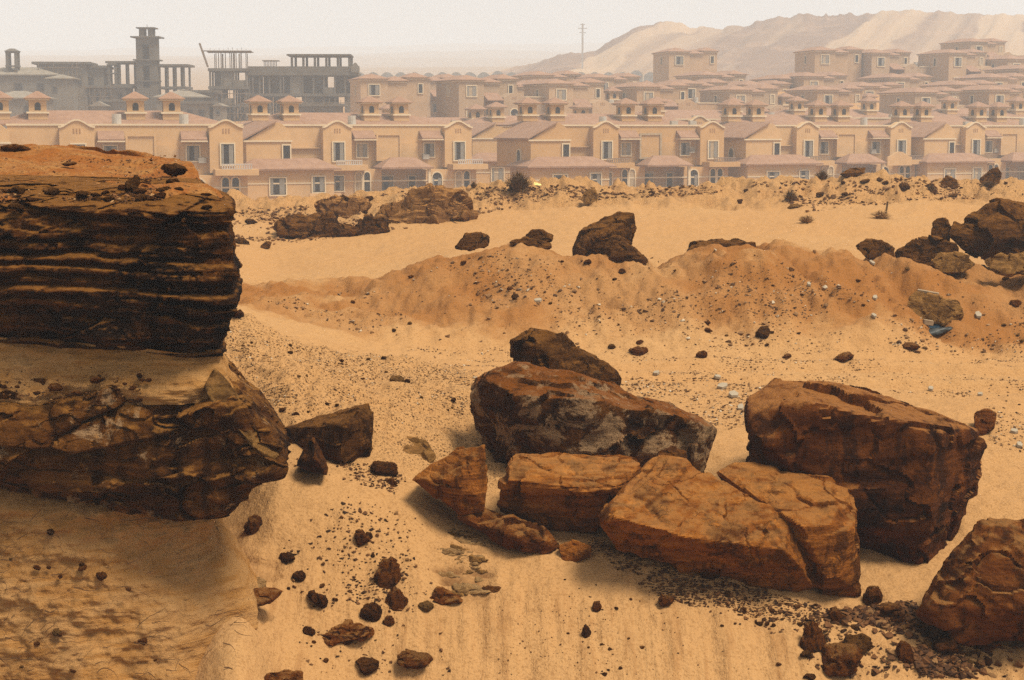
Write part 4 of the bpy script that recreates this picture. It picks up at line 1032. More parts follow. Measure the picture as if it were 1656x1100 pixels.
# ------------------------------------------------------------------ unfinished grey buildings
def frame_building(name, label, px, d, ytops, bays, depth, floors, slab_h, rz, zbase, top_cols=True, col_w=0.29, cat='building', fill=None, extra=None):
    """bare concrete frame: columns and slabs, each a part; ytops unused rows kept for reference"""
    p = at(px, 190, d)
    r = empty(name, (p.x, p.y, zbase), rz)
    tag(r, label, cat, 'unfinished concrete buildings')
    xs = np.cumsum([0] + bays)
    z = 0.0
    colmesh = None
    for fl in range(floors + 1):
        if fl:
            MB().box(-0.3, xs[-1] + 0.3, -0.3, depth + 0.3, z - 0.45, z).build('floor_slab', C_DARK, r)
        if fl == floors and not top_cols: break
        hgt = slab_h[min(fl, len(slab_h) - 1)]
        for x in xs:
            for y in (0.2, depth * 0.5, depth - 0.2):
                MB().box(x - col_w / 2, x + col_w / 2, y - col_w / 2, y + col_w / 2, z + .005, z + hgt - 0.455).build('column', C_DARK, r)
        if fill:
            for k, (a, b) in enumerate(zip(xs[:-1], xs[1:])):
                f_ = fill.get((fl, k)) or ('void' if (fl * 7 + k * 5) % 3 else 'half')
                if f_ == 'void': MB().box(a + col_w / 2 + .01, b - col_w / 2 - .01, depth * .55, depth * .58, z + .005, z + hgt - 0.46).build('rear_wall', C_VOID if k % 2 else C_MID, r)  # odd bays get near-black walls that paint in the interior shade
                if f_ == 'wall': MB().box(a + col_w / 2 + .01, b - col_w / 2 - .01, 0.25, 0.45, z + .005, z + hgt - 0.46).build('block_wall', C_MID, r)
                elif f_ == 'back': MB().box(a + col_w / 2 + .01, b - col_w / 2 - .01, depth - 0.4, depth - 0.2, z + .005, z + hgt - 0.46).build('block_wall', C_MID, r)
                elif f_ == 'half': MB().box(a + col_w / 2 + .01, b - col_w / 2 - .01, 0.25, 0.45, z + .005, z + 1.0).build('parapet_wall', C_MID, r)
        z += hgt
    if extra: extra(r, xs, z)
    return r
def grey_house(label, px, ybase, ytop, w, depth, d, rz, roof='hip', wins=(), name='grey_house', mat=None):
    b = at(px, ybase, d); tz = at(px, ytop, d).z
    r = empty(name, (b.x, b.y, b.z - 3.0), rz)
    tag(r, label, 'house', 'unfinished concrete buildings')
    h = tz - b.z + 3.0
    MB().box(0, w, 0, depth, 0, h).build('wall', mat or C_MID, r)
    if roof == 'hip': MB().hip(-0.5, w + 0.5, -0.5, depth + 0.5, h + .005, min(w, depth) * 0.16).build('roof', C_PALE, r)
    elif roof == 'gable': MB().prism([(-0.4, h + .005), (w + 0.4, h + .005), (w / 2, h + w * 0.32)], -0.3, depth + 0.3).build('roof', C_PALE, r)
    else: MB().box(-0.7, w + 0.7, -0.7, depth + 0.7, h + .005, h + 0.4).build('roof', C_DARK, r)
    for (x, z, ww, hh) in wins:
        o = MB().ring([(-ww / 2 - .12, -.12), (ww / 2 + .12, -.12), (ww / 2 + .12, hh + .12), (-ww / 2 - .12, hh + .12)], [(-ww / 2, 0), (ww / 2, 0), (ww / 2, hh), (-ww / 2, hh)], -0.08, 0).build('window_opening', C_DARK, r, (x, 0, h - z))
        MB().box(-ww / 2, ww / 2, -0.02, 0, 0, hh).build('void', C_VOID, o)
    return r
D0 = 285.0
M = 2760.0 / D0                                   # photo pixels per metre out there
def gz(py, d=D0): return float(z_at(py, d))
# bell-tower like shaft
tb = at(223, 200, D0)
tower = empty('concrete_tower', (tb.x, tb.y, tb.z - 2))
tag(tower, 'tall unfinished grey concrete tower with open belfry top', 'tower', 'unfinished concrete buildings')
ztow = lambda py: gz(py) - tower.location.z
for (xa, xb) in ((0, 1.05), (2.15, 3.2)):
    MB().box(xa, xb, 0, 3.2, 0, ztow(61)).build('shaft_pier', C_DARK, tower)
MB().box(1.055, 1.6, 1.6, 3.2, 0, ztow(61)).build('shaft_void', C_VOID, tower)  # dark panel puts the shade of the hollow shaft into its colour
for ya, yb in ((142, 190), (97, 107), (61, 72)):
    MB().box(1.055, 2.145, 0.05, 0.5, ztow(yb) if yb < 190 else 0, ztow(ya)).build('shaft_panel', C_DARK, tower)
for py_, ov in ((60, 0.75), (97, 0.45), (131, 0.2)):
    MB().box(-ov, 3.2 + ov, -ov, 3.2 + ov, ztow(py_) - .1, ztow(py_) + 0.12).build('platform', C_DARK, tower)
for xa in (0.5, 1.95):
    for ya in (0.3, 2.0): MB().box(xa, xa + 0.75, ya, ya + 0.75, ztow(60) + .125, ztow(46)).build('belfry_post', C_DARK, tower)
MB().box(0.1, 3.1, -0.1, 3.3, ztow(46) + .005, ztow(44)).build('belfry_roof', C_DARK, tower)
MB().box(1.6, 1.68, 1.4, 1.48, ztow(44) + .005, ztow(39)).build('rod', C_DARK, tower)
# open frames joined to both sides of the shaft
def pergola(label, px0, px1, ycol, ybeam, ylow, d, n, rz=0.0):
    a, b = at(px0, ylow, d), at(px1, ylow, d)
    r = empty('open_frame_building', (a.x, a.y, a.z), rz)
    tag(r, label, 'building', 'unfinished concrete buildings')
    w = b.x - a.x; zt3 = gz(ybeam, d) - a.z; zm = gz(ycol, d) - a.z
    MB().box(-0.8, w + 0.8, -0.6, 6, zt3 - 0.35, zt3).build('roof_slab', C_DARK, r)
    MB().box(-0.4, w + 0.4, -0.3, 6, zm - 0.4, zm).build('floor_slab', C_DARK, r)
    for i in range(n):
        x = w * i / (n - 1)
        for y in (0, 5.2):
            MB().box(x - .16, x + .16, y, y + .32, zm + .005, zt3 - .355).build('column', C_DARK, r)
            MB().box(x - .16, x + .16, y, y + .32, -5, zm - .405).build('column', C_DARK, r)
    for i in range(n - 1):
        if i % 2 == 0: MB().box(w * i / (n - 1) + .17, w * (i + 1) / (n - 1) - .17, 5.0, 5.15, -5, zm - 1.2).build('block_wall', C_MID, r)
    return r
pergola('open concrete frame with thin columns before the tower, grey villa side', 181, 222, 136, 99, 165, 286, 4)
pergola('open concrete frame with flat slab between the tower and the scaffolded building', 259, 298, 140, 104, 170, 287, 4)
# grey villas around the tower
grey_house('long grey unfinished house with pale flat hipped roof at the estate edge', -40, 178, 122, 13.0, 8, 278, 0.08, 'hip', [(7, 2.5, 1.2, 1.2), (10.5, 2.3, 1.0, 1.0)])
grey_house('low grey house with dark window and broad pale roof before the long grey house', -20, 196, 160, 8.5, 7, 262, 0.05, 'hip', [(6.2, 2.6, 1.2, 1.5)])
grey_house('grey unfinished house with broad dark flat eaves, tallest beside the tower', 62, 185, 104, 8.0, 8, 283, 0.1, 'flat', [(1.2, 3.2, .9, 1.1), (6.6, 3.5, 1.0, 1.6), (4.0, 6.2, 1.4, 1.4)])
grey_house('grey house with small hipped roof squeezed beside the broad eaved house', 80, 188, 128, 3.8, 5, 272, 0.1, 'hip', [(1.0, 2.0, .6, .8)])
grey_house('grey house with dark eaves stepping down to the open frame', 128, 185, 110, 4.2, 7, 285, 0.1, 'flat', [(2.0, 3.0, 1.0, 1.4)])
grey_house('grey house with wide pyramid roof at the foot of the tower', 254, 195, 158, 7.8, 7.8, 272, 0.1, 'hip', [(5.6, 2.2, .8, 1.1)])
grey_house('small grey gabled hut between the tower and the scaffolded building', 345, 195, 172, 1.5, 4, 268, 0.0, 'gable', [(.75, 1.2, .4, .5)])
grey_house('small grey gabled hut at the foot of the open frames', 148, 195, 172, 2.4, 4, 268, 0.0, 'gable', [(1.2, 1.2, .5, .5)])
grey_house('low grey blockwork house behind the cupolas of the street row', 170, 196, 165, 5.0, 6, 270, 0.1, 'flat', [(1.0, 2.2, .8, 1.0), (3.4, 2.2, .8, 1.0)])
grey_house('low grey roofless house beside the pyramid roofed grey house', 295, 196, 168, 4.2, 6, 268, 0.0, 'flat', [(1.2, 2.0, .7, 1.0), (3.0, 2.0, .7, 1.0)])
def turret(label, px, ybase, ytop, d, w):
    b = at(px, ybase, d); h = gz(ytop, d) - b.z
    r = empty('turret', (b.x, b.y, b.z)); tag(r, label, 'turret', 'unfinished concrete buildings')
    for x in (-w, w):
        for y in (-w, w): MB().box(x - .2, x + .2, y - .2, y + .2, -3, h * .78).build('post', C_DARK, r)
    MB().box(-w - .25, w + .25, -w - .25, w + .25, h * .78 + .005, h * .86).build('slab', C_DARK, r)
    MB().hip(-w - .35, w + .35, -w - .35, w + .35, h * .86 + .005, h * .16, w, .06).build('roof', C_DARK, r)
    MB().box(-w - .3, w + .3, -w - .3, w + .3, -.2, 0).build('slab', C_DARK, r)
    return r
turret('open grey turret with pyramid cap on the long grey house', 21, 106, 80, 280, .7)
turret('small open grey turret beside the tower frames', 183, 118, 103, 286, .55)
# the two large frames
def props(r, xs, z):
    """forest of timber props and ragged formwork on the top deck"""
    w = xs[-1]
    rg = random.Random(3)
    for i in range(22):
        x = rg.uniform(0.1, w - 0.1); y = rg.uniform(0.2, 7)
        MB().box(x - .06, x + .06, y - .06, y + .06, z + .01, z + 2.6 + rg.uniform(-.1, .1)).build('prop', C_WOOD, r)
    for i in range(5):
        MB().box(-0.6 - rg.random() * .5, w + 0.3 + rg.random() * .6, i * 1.7 - .3, i * 1.7 + .9, z + 2.72 + i * .012, z + 2.84 + i * .012).build('formwork_board', C_WOOD, r)
    for i in range(9):
        x = w * i / 8
        MB().box(x - .03, x + .03, 1.0, 1.06, z + 2.95, z + 3.05 + rg.random() * .35).build('rebar', C_WOOD, r)
    b = MB().box(-.12, .12, -.5, .5, 0, 4.0).build('leaning_board', C_WOOD, r, (-.3, 0, z + .2)); b.rotation_euler = (0, -.32, 0)
zb6 = gz(195, 280)
frame_building('scaffolded_building', 'unfinished concrete building crowded with timber props and a leaning board on top', 341, 280, None, [1.9, 1.9, 2.0], 8, 3, [2.6, 2.9, 2.9], 0.06, zb6, False,
               fill={(0, 0): 'wall', (1, 0): 'back', (1, 1): 'half', (2, 0): 'back', (2, 1): 'wall', (0, 2): 'back'}, extra=props)
def roof_frame(r, xs, z):
    x0, x1 = 7.0, 16.4
    MB().box(x0 - .8, x1 + .3, -.4, 8.4, z + 2.75, z + 3.0).build('roof_slab', C_DARK, r)
    for i in range(6):
        x = x0 + (x1 - x0) * i / 5
        for y in (0.2, 7.6): MB().box(x - .19, x + .19, y, y + .36, z + .01, z + 2.745).build('column', C_DARK, r)
    MB().box(-.2, xs[-1] + .2, -.2, 0.0, z + .01, z + 1.0).build('parapet_wall', C_DARK, r)
    for i in range(9):
        x = 2.4 + 2.0 * i / 8
        MB().box(x - .05, x + .05, 1, 1.1, z + .02, z + 1.9).build('prop', C_WOOD, r)
    MB().box(2.1, 4.8, .4, 3.2, z + 1.91, z + 2.02).build('formwork_board', C_WOOD, r)
    MB().prism(pediment(xs[-1] - .9, xs[-1] + .5, z + .02, z + 1.0), -.5, -.21).build('gable_wall', C_MID, r)
    st = MB().prism([(9.4, z - 5.6), (10.4, z - 5.6), (12.6, z - 3.2), (12.6, z - 2.9), (12.2, z - 2.9)], 2.0, 3.2).build('stair', C_DARK, r)
frame_building('concrete_building', 'long unfinished concrete frame building with open columned roof storey', 404, 283, None, [1.7, 1.6, 1.8, 1.7, 1.9, 1.8, 1.7, 1.8, 1.7, 1.9], 8, 2, [4.4, 3.4], 0.04, gz(195, 283), False,
               fill={(0, 0): 'wall', (0, 2): 'back', (0, 4): 'half', (0, 6): 'back', (0, 8): 'half', (1, 1): 'back', (1, 4): 'wall', (1, 5): 'back', (1, 7): 'half', (0, 9): 'wall', (0, 5): 'wall'}, extra=roof_frame)

def scaffold(label, px, ybase, ytop, wm, d, nx, nz, seed):
    """standing poles, ledgers and braces of a timber scaffold, each a part"""
    b = at(px, ybase, d); h = gz(ytop, d) - b.z
    r = empty('timber_scaffold', (b.x, b.y, b.z - 2)); tag(r, label, 'scaffold', 'timber scaffolds')
    rg = random.Random(seed); h += 2
    for i in range(nx):
        x = wm * i / (nx - 1) + rg.uniform(-.15, .15); MB().box(x - .05, x + .05, 0, .1, 0, h + rg.uniform(-.6, .8)).build('pole', C_WOOD, r)
    for k in range(nz):
        z = 1.2 + (h - 1.4) * k / (nz - 1); MB().box(-.3, wm + .3, -.12, -.005, z, z + .1).build('ledger', C_WOOD, r)
    for i in range(nx - 2):
        o = MB().box(-.04, .04, -.2, -.13, 0, h * .55).build('brace', C_WOOD, r, (wm * i / (nx - 1), 0, h * rg.uniform(.2, .4))); o.rotation_euler = (0, rg.choice((-.5, .5)), 0)
scaffold('timber scaffold covering the front of the broad eaved grey house', 66, 190, 108, 6.2, 281, 9, 7, 1)
scaffold('timber scaffold between the grey eaved house and the open frame', 120, 192, 140, 6.0, 279, 8, 5, 2)
scaffold('timber scaffold at the foot of the propped concrete building', 352, 192, 150, 5.0, 276, 8, 4, 3)
scaffold('timber scaffold along the foot of the long frame building', 430, 192, 165, 14.0, 279, 16, 3, 4)
grey_house('grey blockwork house with two dark doorways beside the propped building', 300, 192, 150, 4.6, 6, 276, 0.0, 'flat', [(1.2, 2.6, .9, 1.6), (3.2, 2.6, .9, 1.6)])
grey_house('grey block behind the scaffold by the open frame', 150, 190, 142, 5.5, 6, 284, 0.0, 'flat', [(1.0, 2.2, .8, 1.2), (2.8, 2.2, .8, 1.2), (4.6, 2.2, .8, 1.2)])
grey_house('grey block filling the rear of the long grey house', 28, 150, 118, 5.0, 5, 290, 0.0, 'hip', [(2.5, 1.8, .9, 1.0)])
grey_house('low grey outbuilding below the frame building', 470, 196, 172, 8.0, 4, 274, 0.0, 'flat', [(1.0, 1.8, .9, 1.0), (3.6, 1.8, .9, 1.0), (6.2, 1.8, .9, 1.0)], mat=C_DARK)
# ------------------------------------------------------------------ the striped spoil heap and a far mast
def spoil_heap():
    HP = {780: 120, 850: 106, 905: 86, 960: 80, 1000: 55, 1040: 42, 1080: 40, 1130: 46, 1180: 42, 1240: 34, 1300: 24, 1345: 22, 1400: 21, 1450: 18, 1500: 21, 1560: 24, 1620: 23, 1700: 24, 1900: 28, 2300: 60}
    D1, D2 = 480.0, 640.0                         # foot and crest
    nu, nv = 420, 90
    u = np.linspace(780, 2300, nu); v = np.linspace(0, 1.35, nv)
    crest = np.interp(u, list(HP), list(HP.values()))
    U, Vv = np.meshgrid(u, v)
    D = D1 + (D2 - D1) * Vv
    zc = z_at(np.repeat(crest[None, :], nv, 0), D2)
    zf = 16.0
    prof = np.where(Vv < 1, Vv ** 0.92, 1 - (Vv - 1) * 2.6)
    Z = zf + (zc - zf) * prof
    X = (U - 828) / (FPX * CP) * D
    P = np.stack([X.ravel(), D.ravel(), np.zeros(X.size)], 1)
    # tipped ribs running down the face, slanting towards the low end
    q = np.stack([(P[:, 0] * 0.11 - (P[:, 1] - D1) * 0.040), P[:, 1] * 0.003, P[:, 2]], 1)
    rb = ridged(q, 4, 7).reshape(X.shape)
    Z = Z + (rb - 0.35) * (1.5 - 1.3 * np.clip(prof, 0, 1) ** 2) * np.clip(prof, 0, 1) ** 0.5 * np.clip((zc - zf) / 30, 0, 1) + fbm(P * 0.05, 4, 3).reshape(X.shape) * 0.8
    Z = Z + (ridged(np.stack([U.ravel() * 0.045, 0 * U.ravel(), 0 * U.ravel()], 1), 4, 51).reshape(X.shape) * 0.7) * sstep(0.75, 1.0, Vv) * sstep(1.2, 1.0, Vv) * np.clip((zc - zf) / 30, 0, 1)
    me = np_mesh('spoil_heap', np.stack([X.ravel(), D.ravel(), Z.ravel()], 1), grid_faces(nv, nu))
    lane = layers(q[:, 0] * 0.45 + 0.35 * fbm(P * 0.02, 3, 8) + 2.3, 27, 0.12) + 0.35 * fbm(q * 2.2, 3, 19)
    attr(me, 'lane', sstep(-0.7, 0.8, lane))
    t = NT('tipped_spoil')
    c = t.coord('Position'); n = t.noise(c, 0.08, 6, 0.65); f = t.noise(c, 0.8, 4, 0.7)
    col = t.mix(t.attr('lane'), (0.36, 0.245, 0.145), (0.165, 0.098, 0.06))
    col = t.mix(t.math('MULTIPLY', t.ramp(n, 0.45, 0.7), 0.4), col, (0.34, 0.21, 0.125))
    m = t.out(col, t.bump(f, 0.4, 0.6), 0.95, 0.1)
    o = link('spoil_heap', me, m)
    tag(o, 'huge pale heap of tipped spoil with slanting stripes behind the villas', 'spoil heap')
spoil_heap()
mp = at(942, 84, 560)
mast = empty('lattice_mast', (mp.x, mp.y, mp.z - 6)); tag(mast, 'thin pale mast with short crossarms on the skyline beside the spoil heap', 'mast')
MM = plain('pale_steel', (0.34, 0.30, 0.26), 0.1)
MB().box(-.28, .28, -.28, .28, 0, 15).build('pole', MM, mast)
for z, w in ((13.4, 1.5), (12.0, 1.1), (14.6, .8)): MB().box(-w, w, -.3, .3, z, z + .22).build('crossarm', MM, mast)
# ------------------------------------------------------------------ small sandstone ledges in the pit
M_SEDI = mat_rock('crossbedded_sand', (0.275, 0.141, 0.048), (0.134, 0.061, 0.019), (0.358, 0.211, 0.083), (0.384, 0.230, 0.099), bands=22, rot=(0.0, 0.16, 0), dust_lit_amt=0.6, varnish=0.30, rough=0.95, band_mix=0.7)
def ground_block(outline, thick, extra=(), sink=0.0, **k):
    """hull points of a block resting where its lowest outline pixel meets the ground"""
    lo = max(outline, key=lambda o: o[1])
    d0 = hit(lo[0], lo[1]).y
    return block(outline, d0, thick, extra, **k)
def ledge(name, outline, thick, mat, label, cat='rock ledge', extra=(), **kw):
    o = rock_obj(name, ground_block(outline, thick, extra), mat, **kw)
    return tag(o, label, cat)
lay = empty('layered_sand_ledge', tuple(hit(745, 960))); tag(lay, 'weathered ledge of thin broken sand layers jutting from the pit slope', 'rock ledge')
_rl = random.Random(4)
for k in range(17):
    yy = 858 + k * 6.3; wid = _rl.uniform(34, 74); xa = 690 + _rl.uniform(-4, 16) + k * 1.6 + (_rl.random() < .4) * 24; xb = xa + wid; hh = _rl.uniform(5, 9); tl_ = _rl.uniform(-2, 5)
    dd = hit((xa + xb) / 2, yy + hh).y + _rl.uniform(-.015, .03)
    V_, F_ = rock_arrays(block([(xa, yy + tl_, .02), ((xa + xb) / 2, yy - 2, .04), (xb, yy + 3, .03), (xb + 6, yy + hh * .7, .0), ((xa + xb) / 2, yy + hh, .0), (xa + 4, yy + hh * .9 + tl_, .0)], dd, .22), n=18, amp=0.10, seed=90 + k, sharp=40, chips=12, fine=.006)
    link('sand_layer', np_mesh('sand_layer', V_ - np.array(lay.location), F_), (M_SEDI, M_TAN, M_SEDI)[k % 3], lay)
ledge('rock_ledge', [(500, 1030, .1), (530, 1015, .15), (575, 1008, .15), (613, 1020, .05), (580, 1036, 0), (520, 1046, 0)], .3, M_RUST, 'thin dark ledge poking from the pit slope below the loose stones', n=34, amp=0.08, seed=72, sharp=10, bed_t=.04, bed_amp=.015)
ledge('rock_ledge', [(425, 1095, .1), (460, 1082, .15), (492, 1086, .1), (490, 1110, 0), (430, 1115, 0)], .3, M_RUST, 'small rusty ledge at the very foot of the pit slope', n=30, amp=0.07, seed=73, sharp=12)
ledge('sand_ledge', [(300, 948, .05), (330, 935, .15), (430, 936, .15), (444, 946, .1), (430, 955, 0), (310, 957, 0)], .35, M_SEDI, 'narrow sandy shelf at the foot of the sand wall', n=40, amp=0.05, seed=74, sharp=12, bed_t=.03, bed_amp=.02)
ledge('rock_slab', [(372, 975, .05), (390, 957, .15), (430, 951, .15), (460, 955, .1), (440, 975, 0), (395, 987, 0)], .25, M_RUST, 'wedge of brown rock sticking out beneath the sandy shelf', 'rock slab', n=34, amp=0.04, seed=75, sharp=30)
ledge('sand_ledge', [(308, 870, .1), (330, 846, .25), (352, 850, .25), (372, 905, .2), (368, 938, .1), (318, 940, 0)], .4, M_SEDI, 'crumbling buttress of grey sand under the lower rock of the outcrop', n=40, amp=0.07, seed=76, sharp=10, bed_t=.05, bed_amp=.02)
ledge('rock_ledge', [(690, 968, .05), (710, 950, .1), (750, 968, .1), (752, 975, 0), (700, 978, 0)], .2, M_RUST, 'broken rusty flake just below the layered sand ledge', n=26, amp=0.08, seed=77, sharp=14)
ledge('rock_ledge', [(773, 953, .05), (790, 947, .08), (812, 950, .05), (806, 958, 0), (778, 961, 0)], .15, M_CLOD, 'slim dark flake of rock beside the layered sand ledge', n=20, amp=0.05, seed=78, sharp=14)

# ------------------------------------------------------------------ loose stones, each its own object
STONES = []
for k in range(12):
    rg = np.random.RandomState(200 + k)
    pts = rg.normal(size=(20, 3)); pts /= np.linalg.norm(pts, axis=1)[:, None]; pts *= rg.uniform(0.75, 1.0, (20, 1)); pts *= np.array([1.0, 0.85, 0.72])
    V, F = rock_arrays([Vector(q) for q in pts], n=16, sharp=60, amp=0.07, seed=300 + k, chips=9, fine=0.03)
    V = V - np.array([(V[:, 0].max() + V[:, 0].min()) / 2, (V[:, 1].max() + V[:, 1].min()) / 2, 0])
    V /= (V[:, 0].max() - V[:, 0].min()) / 2
    zmin, zmax = V[:, 2].min(), V[:, 2].max()
    V[:, 2] -= zmin
    me = np_mesh('stone', V, F); STONES.append((me, V[:, 2].max()))
STONE_MATS = {'dark': M_CLOD, 'rust': M_RUST, 'tan': M_TAN, 'grey': M_GREY}
_smesh = {}
def stone(loc, w, h, mat, label, group, rz=None, name='stone', sink=0.30):
    k = random.randrange(12)
    key = (k, mat)
    if key not in _smesh:
        m = STONES[k][0].copy(); m.materials.clear(); m.materials.append(STONE_MATS[mat]); _smesh[key] = m
    o = bpy.data.objects.new(name, _smesh[key]); COL.objects.link(o)
    rz = random.uniform(-0.6, 0.6) + random.choice((0, math.pi)) if rz is None else rz
    o.rotation_euler = (random.uniform(-.15, .15), random.uniform(-.15, .15), rz)
    zs = h / STONES[k][1]
    o.scale = (w / 2, w / 2 * random.uniform(.8, 1.1), zs)
    o.location = (loc[0], loc[1], loc[2] - h * sink)
    return tag(o, label, 'stone', group)
def stone_px(px, py, wpx, hpx, mat, label, group=None, **k):
    """stone whose foot is seen at (px, py) and that looks wpx x hpx big there"""
    p = hit(px, py)
    s_ = p.y / FPX
    return stone((p.x, p.y + wpx * s_ * 0.35, float(zt(p.x, p.y + wpx * s_ * 0.35))), wpx * s_, hpx * s_ * 1.12, mat, label, group, **k)
for px, py, w, h, m, lab in (
    (624, 960, 52, 56, 'rust', 'largest dark angular stone alone on the smooth pit slope'), (641, 995, 40, 42, 'rust', 'rusty stone propped just below the largest stone on the pit slope'),
    (601, 1008, 38, 34, 'dark', 'squat brown stone beside the two propped stones'), (515, 988, 36, 32, 'dark', 'black angular stone by itself on the pit slope'),
    (410, 867, 34, 32, 'rust', 'reddish cube like stone under the outcrop lip'), (463, 918, 28, 22, 'dark', 'black oval stone below the outcrop lip'),
    (482, 944, 24, 20, 'dark', 'crumbly dark stone next to the black oval stone'), (588, 890, 28, 30, 'rust', 'pair forming brown stone high on the smooth sand'), (596, 878, 16, 16, 'dark', 'little dark stone touching the brown stone high on the sand'),
    (627, 1018, 22, 20, 'rust', 'small rounded stone under the squat brown stone'), (688, 992, 26, 16, 'tan', 'small tan flake stone beside the propped stones'), (670, 1100, 64, 30, 'rust', 'broad rusty rock cut by the pit floor'),
    (592, 1098, 44, 26, 'dark', 'flat dark rock beside the broad rusty rock'), (500, 1030, 22, 18, 'dark', 'small dark stone at the thin ledge end'),
    (1033, 576, 32, 18, 'rust', 'rusty stone sitting on the near edge of the track, beside another smaller'), (1136, 580, 20, 14, 'rust', 'small rusty cube stone on the track'), (1365, 586, 38, 20, 'rust', 'largest dark red stone lying on the track'),
    (1238, 551, 26, 24, 'grey', 'square grey brown stone on the mound face above the track'), (1478, 570, 34, 14, 'rust', 'curved brown shard on the mound face'), (1274, 581, 16, 9, 'rust', 'small red stone on the track verge'),
    (1320, 1060, 46, 62, 'rust', 'upright brown rock in the rubble below the slabs'), (1362, 1100, 70, 52, 'rust', 'big brown rock at the lowest corner of the rubble'), (1386, 1064, 50, 34, 'grey', 'flat topped grey rock in the rubble'),
    (1466, 1076, 32, 42, 'rust', 'tall small rock in the rubble under the leaning boulder'), (1412, 980, 34, 40, 'rust', 'cracked block at the foot of the split slab'), (1440, 1006, 44, 24, 'rust', 'flat brown rock at the foot of the giant boulder'),
    (1455, 1012, 30, 24, 'dark', 'dark rock wedged beside the flat brown rock'), (1530, 1070, 50, 36, 'dark', 'dark rock below the leaning boulder'), (1600, 1062, 46, 28, 'rust', 'brown rock pressed under the leaning boulder'),
    (1355, 1010, 36, 30, 'rust', 'round brown rock among the rubble gravel'), (1080, 985, 28, 22, 'rust', 'angular stone on sand under the long slab'), (1152, 945, 38, 24, 'dark', 'dark stone in the shade of the long slab'),
    (965, 995, 18, 22, 'rust', 'small upright stone alone below the cracked rusty rock'), (948, 1034, 18, 26, 'dark', 'slanted dark flake standing on the pit sand'), (621, 770, 46, 26, 'dark', 'dark jagged rock in the gravel before the wedge boulder'), (633, 788, 22, 14, 'rust', 'round rusty stone in the gravel before the wedge boulder'),
    (1197, 331, 9, 7, 'dark', 'lone dark stone on the flat sand below the berm'), (640, 616, 26, 14, 'tan', 'pale stone on the gravelly rise'), (383, 522, 22, 16, 'dark', 'dark pointed stone on the ridge beside the outcrop'),
    (1643, 500, 20, 14, 'rust', 'rusty stone on the mound below the tan rock'), (1005, 445, 14, 10, 'dark', 'dark stone below the leaning boulder on the mound'), (950, 432, 14, 10, 'dark', 'dark stone below the hunched boulder'), (830, 868, 18, 14, 'tan', 'tan stone beside the thin rusty slab')):
    stone_px(px, py, w, h, m, lab)
# stones lying on the outcrop itself
def out_d(px, py):
    k = min(1.0, max(-.4, px / 340.0)); rows = pr[25:43, 1] + (pr[25:43, 0] - pr[25:43, 1]) * k
    return float(np.interp(py, rows[::-1], pr[25:43, 2][::-1]))
for px, py, w, h, m, lab in ((20, 250, 58, 18, 'rust', 'brown slab stone on the summit of the outcrop'), (278, 282, 46, 20, 'grey', 'flat grey stone on the outcrop corner'), (213, 309, 30, 28, 'grey', 'rounded grey brown stone on the outcrop top'),
                             (268, 316, 22, 16, 'grey', 'small round stone beside the rounded grey stone'), (232, 302, 26, 9, 'dark', 'thin dark stone near the outcrop corner'), (110, 268, 24, 8, 'rust', 'low rusty stone on the orange soil')):
    p = at(px, py, out_d(px, py)); s_ = p.y / FPX
    stone((p.x, p.y + w * s_ * .3, p.z), w * s_, h * s_ * 1.15, m, lab, None, sink=0.2)
for i in range(26):
    px, py = random.uniform(0, 350), random.triangular(296, 345, 322)
    p = at(px, py, out_d(px, py)); w = random.uniform(9, 30) * p.y / FPX
    stone((p.x, p.y - .05, p.z + .01), w, w * random.uniform(.35, .7), random.choice(('dark', 'grey', 'grey')), 'small dark rubble stone on the crumbling top edge of the outcrop', 'rubble stones along the outcrop edge', sink=.25)
for i in range(20):
    px, py = random.uniform(0, 250), random.triangular(598, 655, 640)
    d_ = float(np.interp(py, [588, 612, 634, 655], [13.21, 13.14, 13.07, 12.99]))
    p = at(px, py, d_); w = random.triangular(5, 24, 7) * p.y / FPX
    stone((p.x, p.y - .05, p.z + .005), w, w * random.uniform(.5, .8), random.choice(('dark', 'rust', 'grey')), 'small stone resting on the sandy ledge of the outcrop', 'stones on the sandy outcrop ledge', sink=.3)

for i in range(16):
    px, py = random.uniform(0, 300), random.uniform(860, 1085)
    rows_ = pr[:9, 1] + (pr[:9, 0] - pr[:9, 1]) * px / 340.0
    p = at(px, py, float(np.interp(py, rows_[::-1], pr[:9, 2][::-1]))); w = random.triangular(6, 22, 8) * p.y / FPX
    stone((p.x, p.y - .03, p.z - w * .3), w, w * random.uniform(.6, .9), random.choice(('rust', 'tan', 'grey')), 'small stone embedded in the sand wall under the outcrop', 'stones embedded in the sand wall', sink=0.0)
def poly_points(poly, n, rg):
    x = np.array([q[0] for q in poly], float); y = np.array([q[1] for q in poly], float)
    out = []
    while len(out) < n:
        qx = rg.uniform(x.min(), x.max(), n * 3); qy = rg.uniform(y.min(), y.max(), n * 3)
        inside = np.zeros(len(qx), bool); j = len(x) - 1
        for i in range(len(x)):
            c = ((y[i] > qy) != (y[j] > qy)) & (qx < (x[j] - x[i]) * (qy - y[i]) / (y[j] - y[i] + 1e-9) + x[i])
            inside ^= c; j = i
        out += list(zip(qx[inside], qy[inside]))
    return np.array(out[:n])
_dh = np.geomspace(12.5, 66, 900)
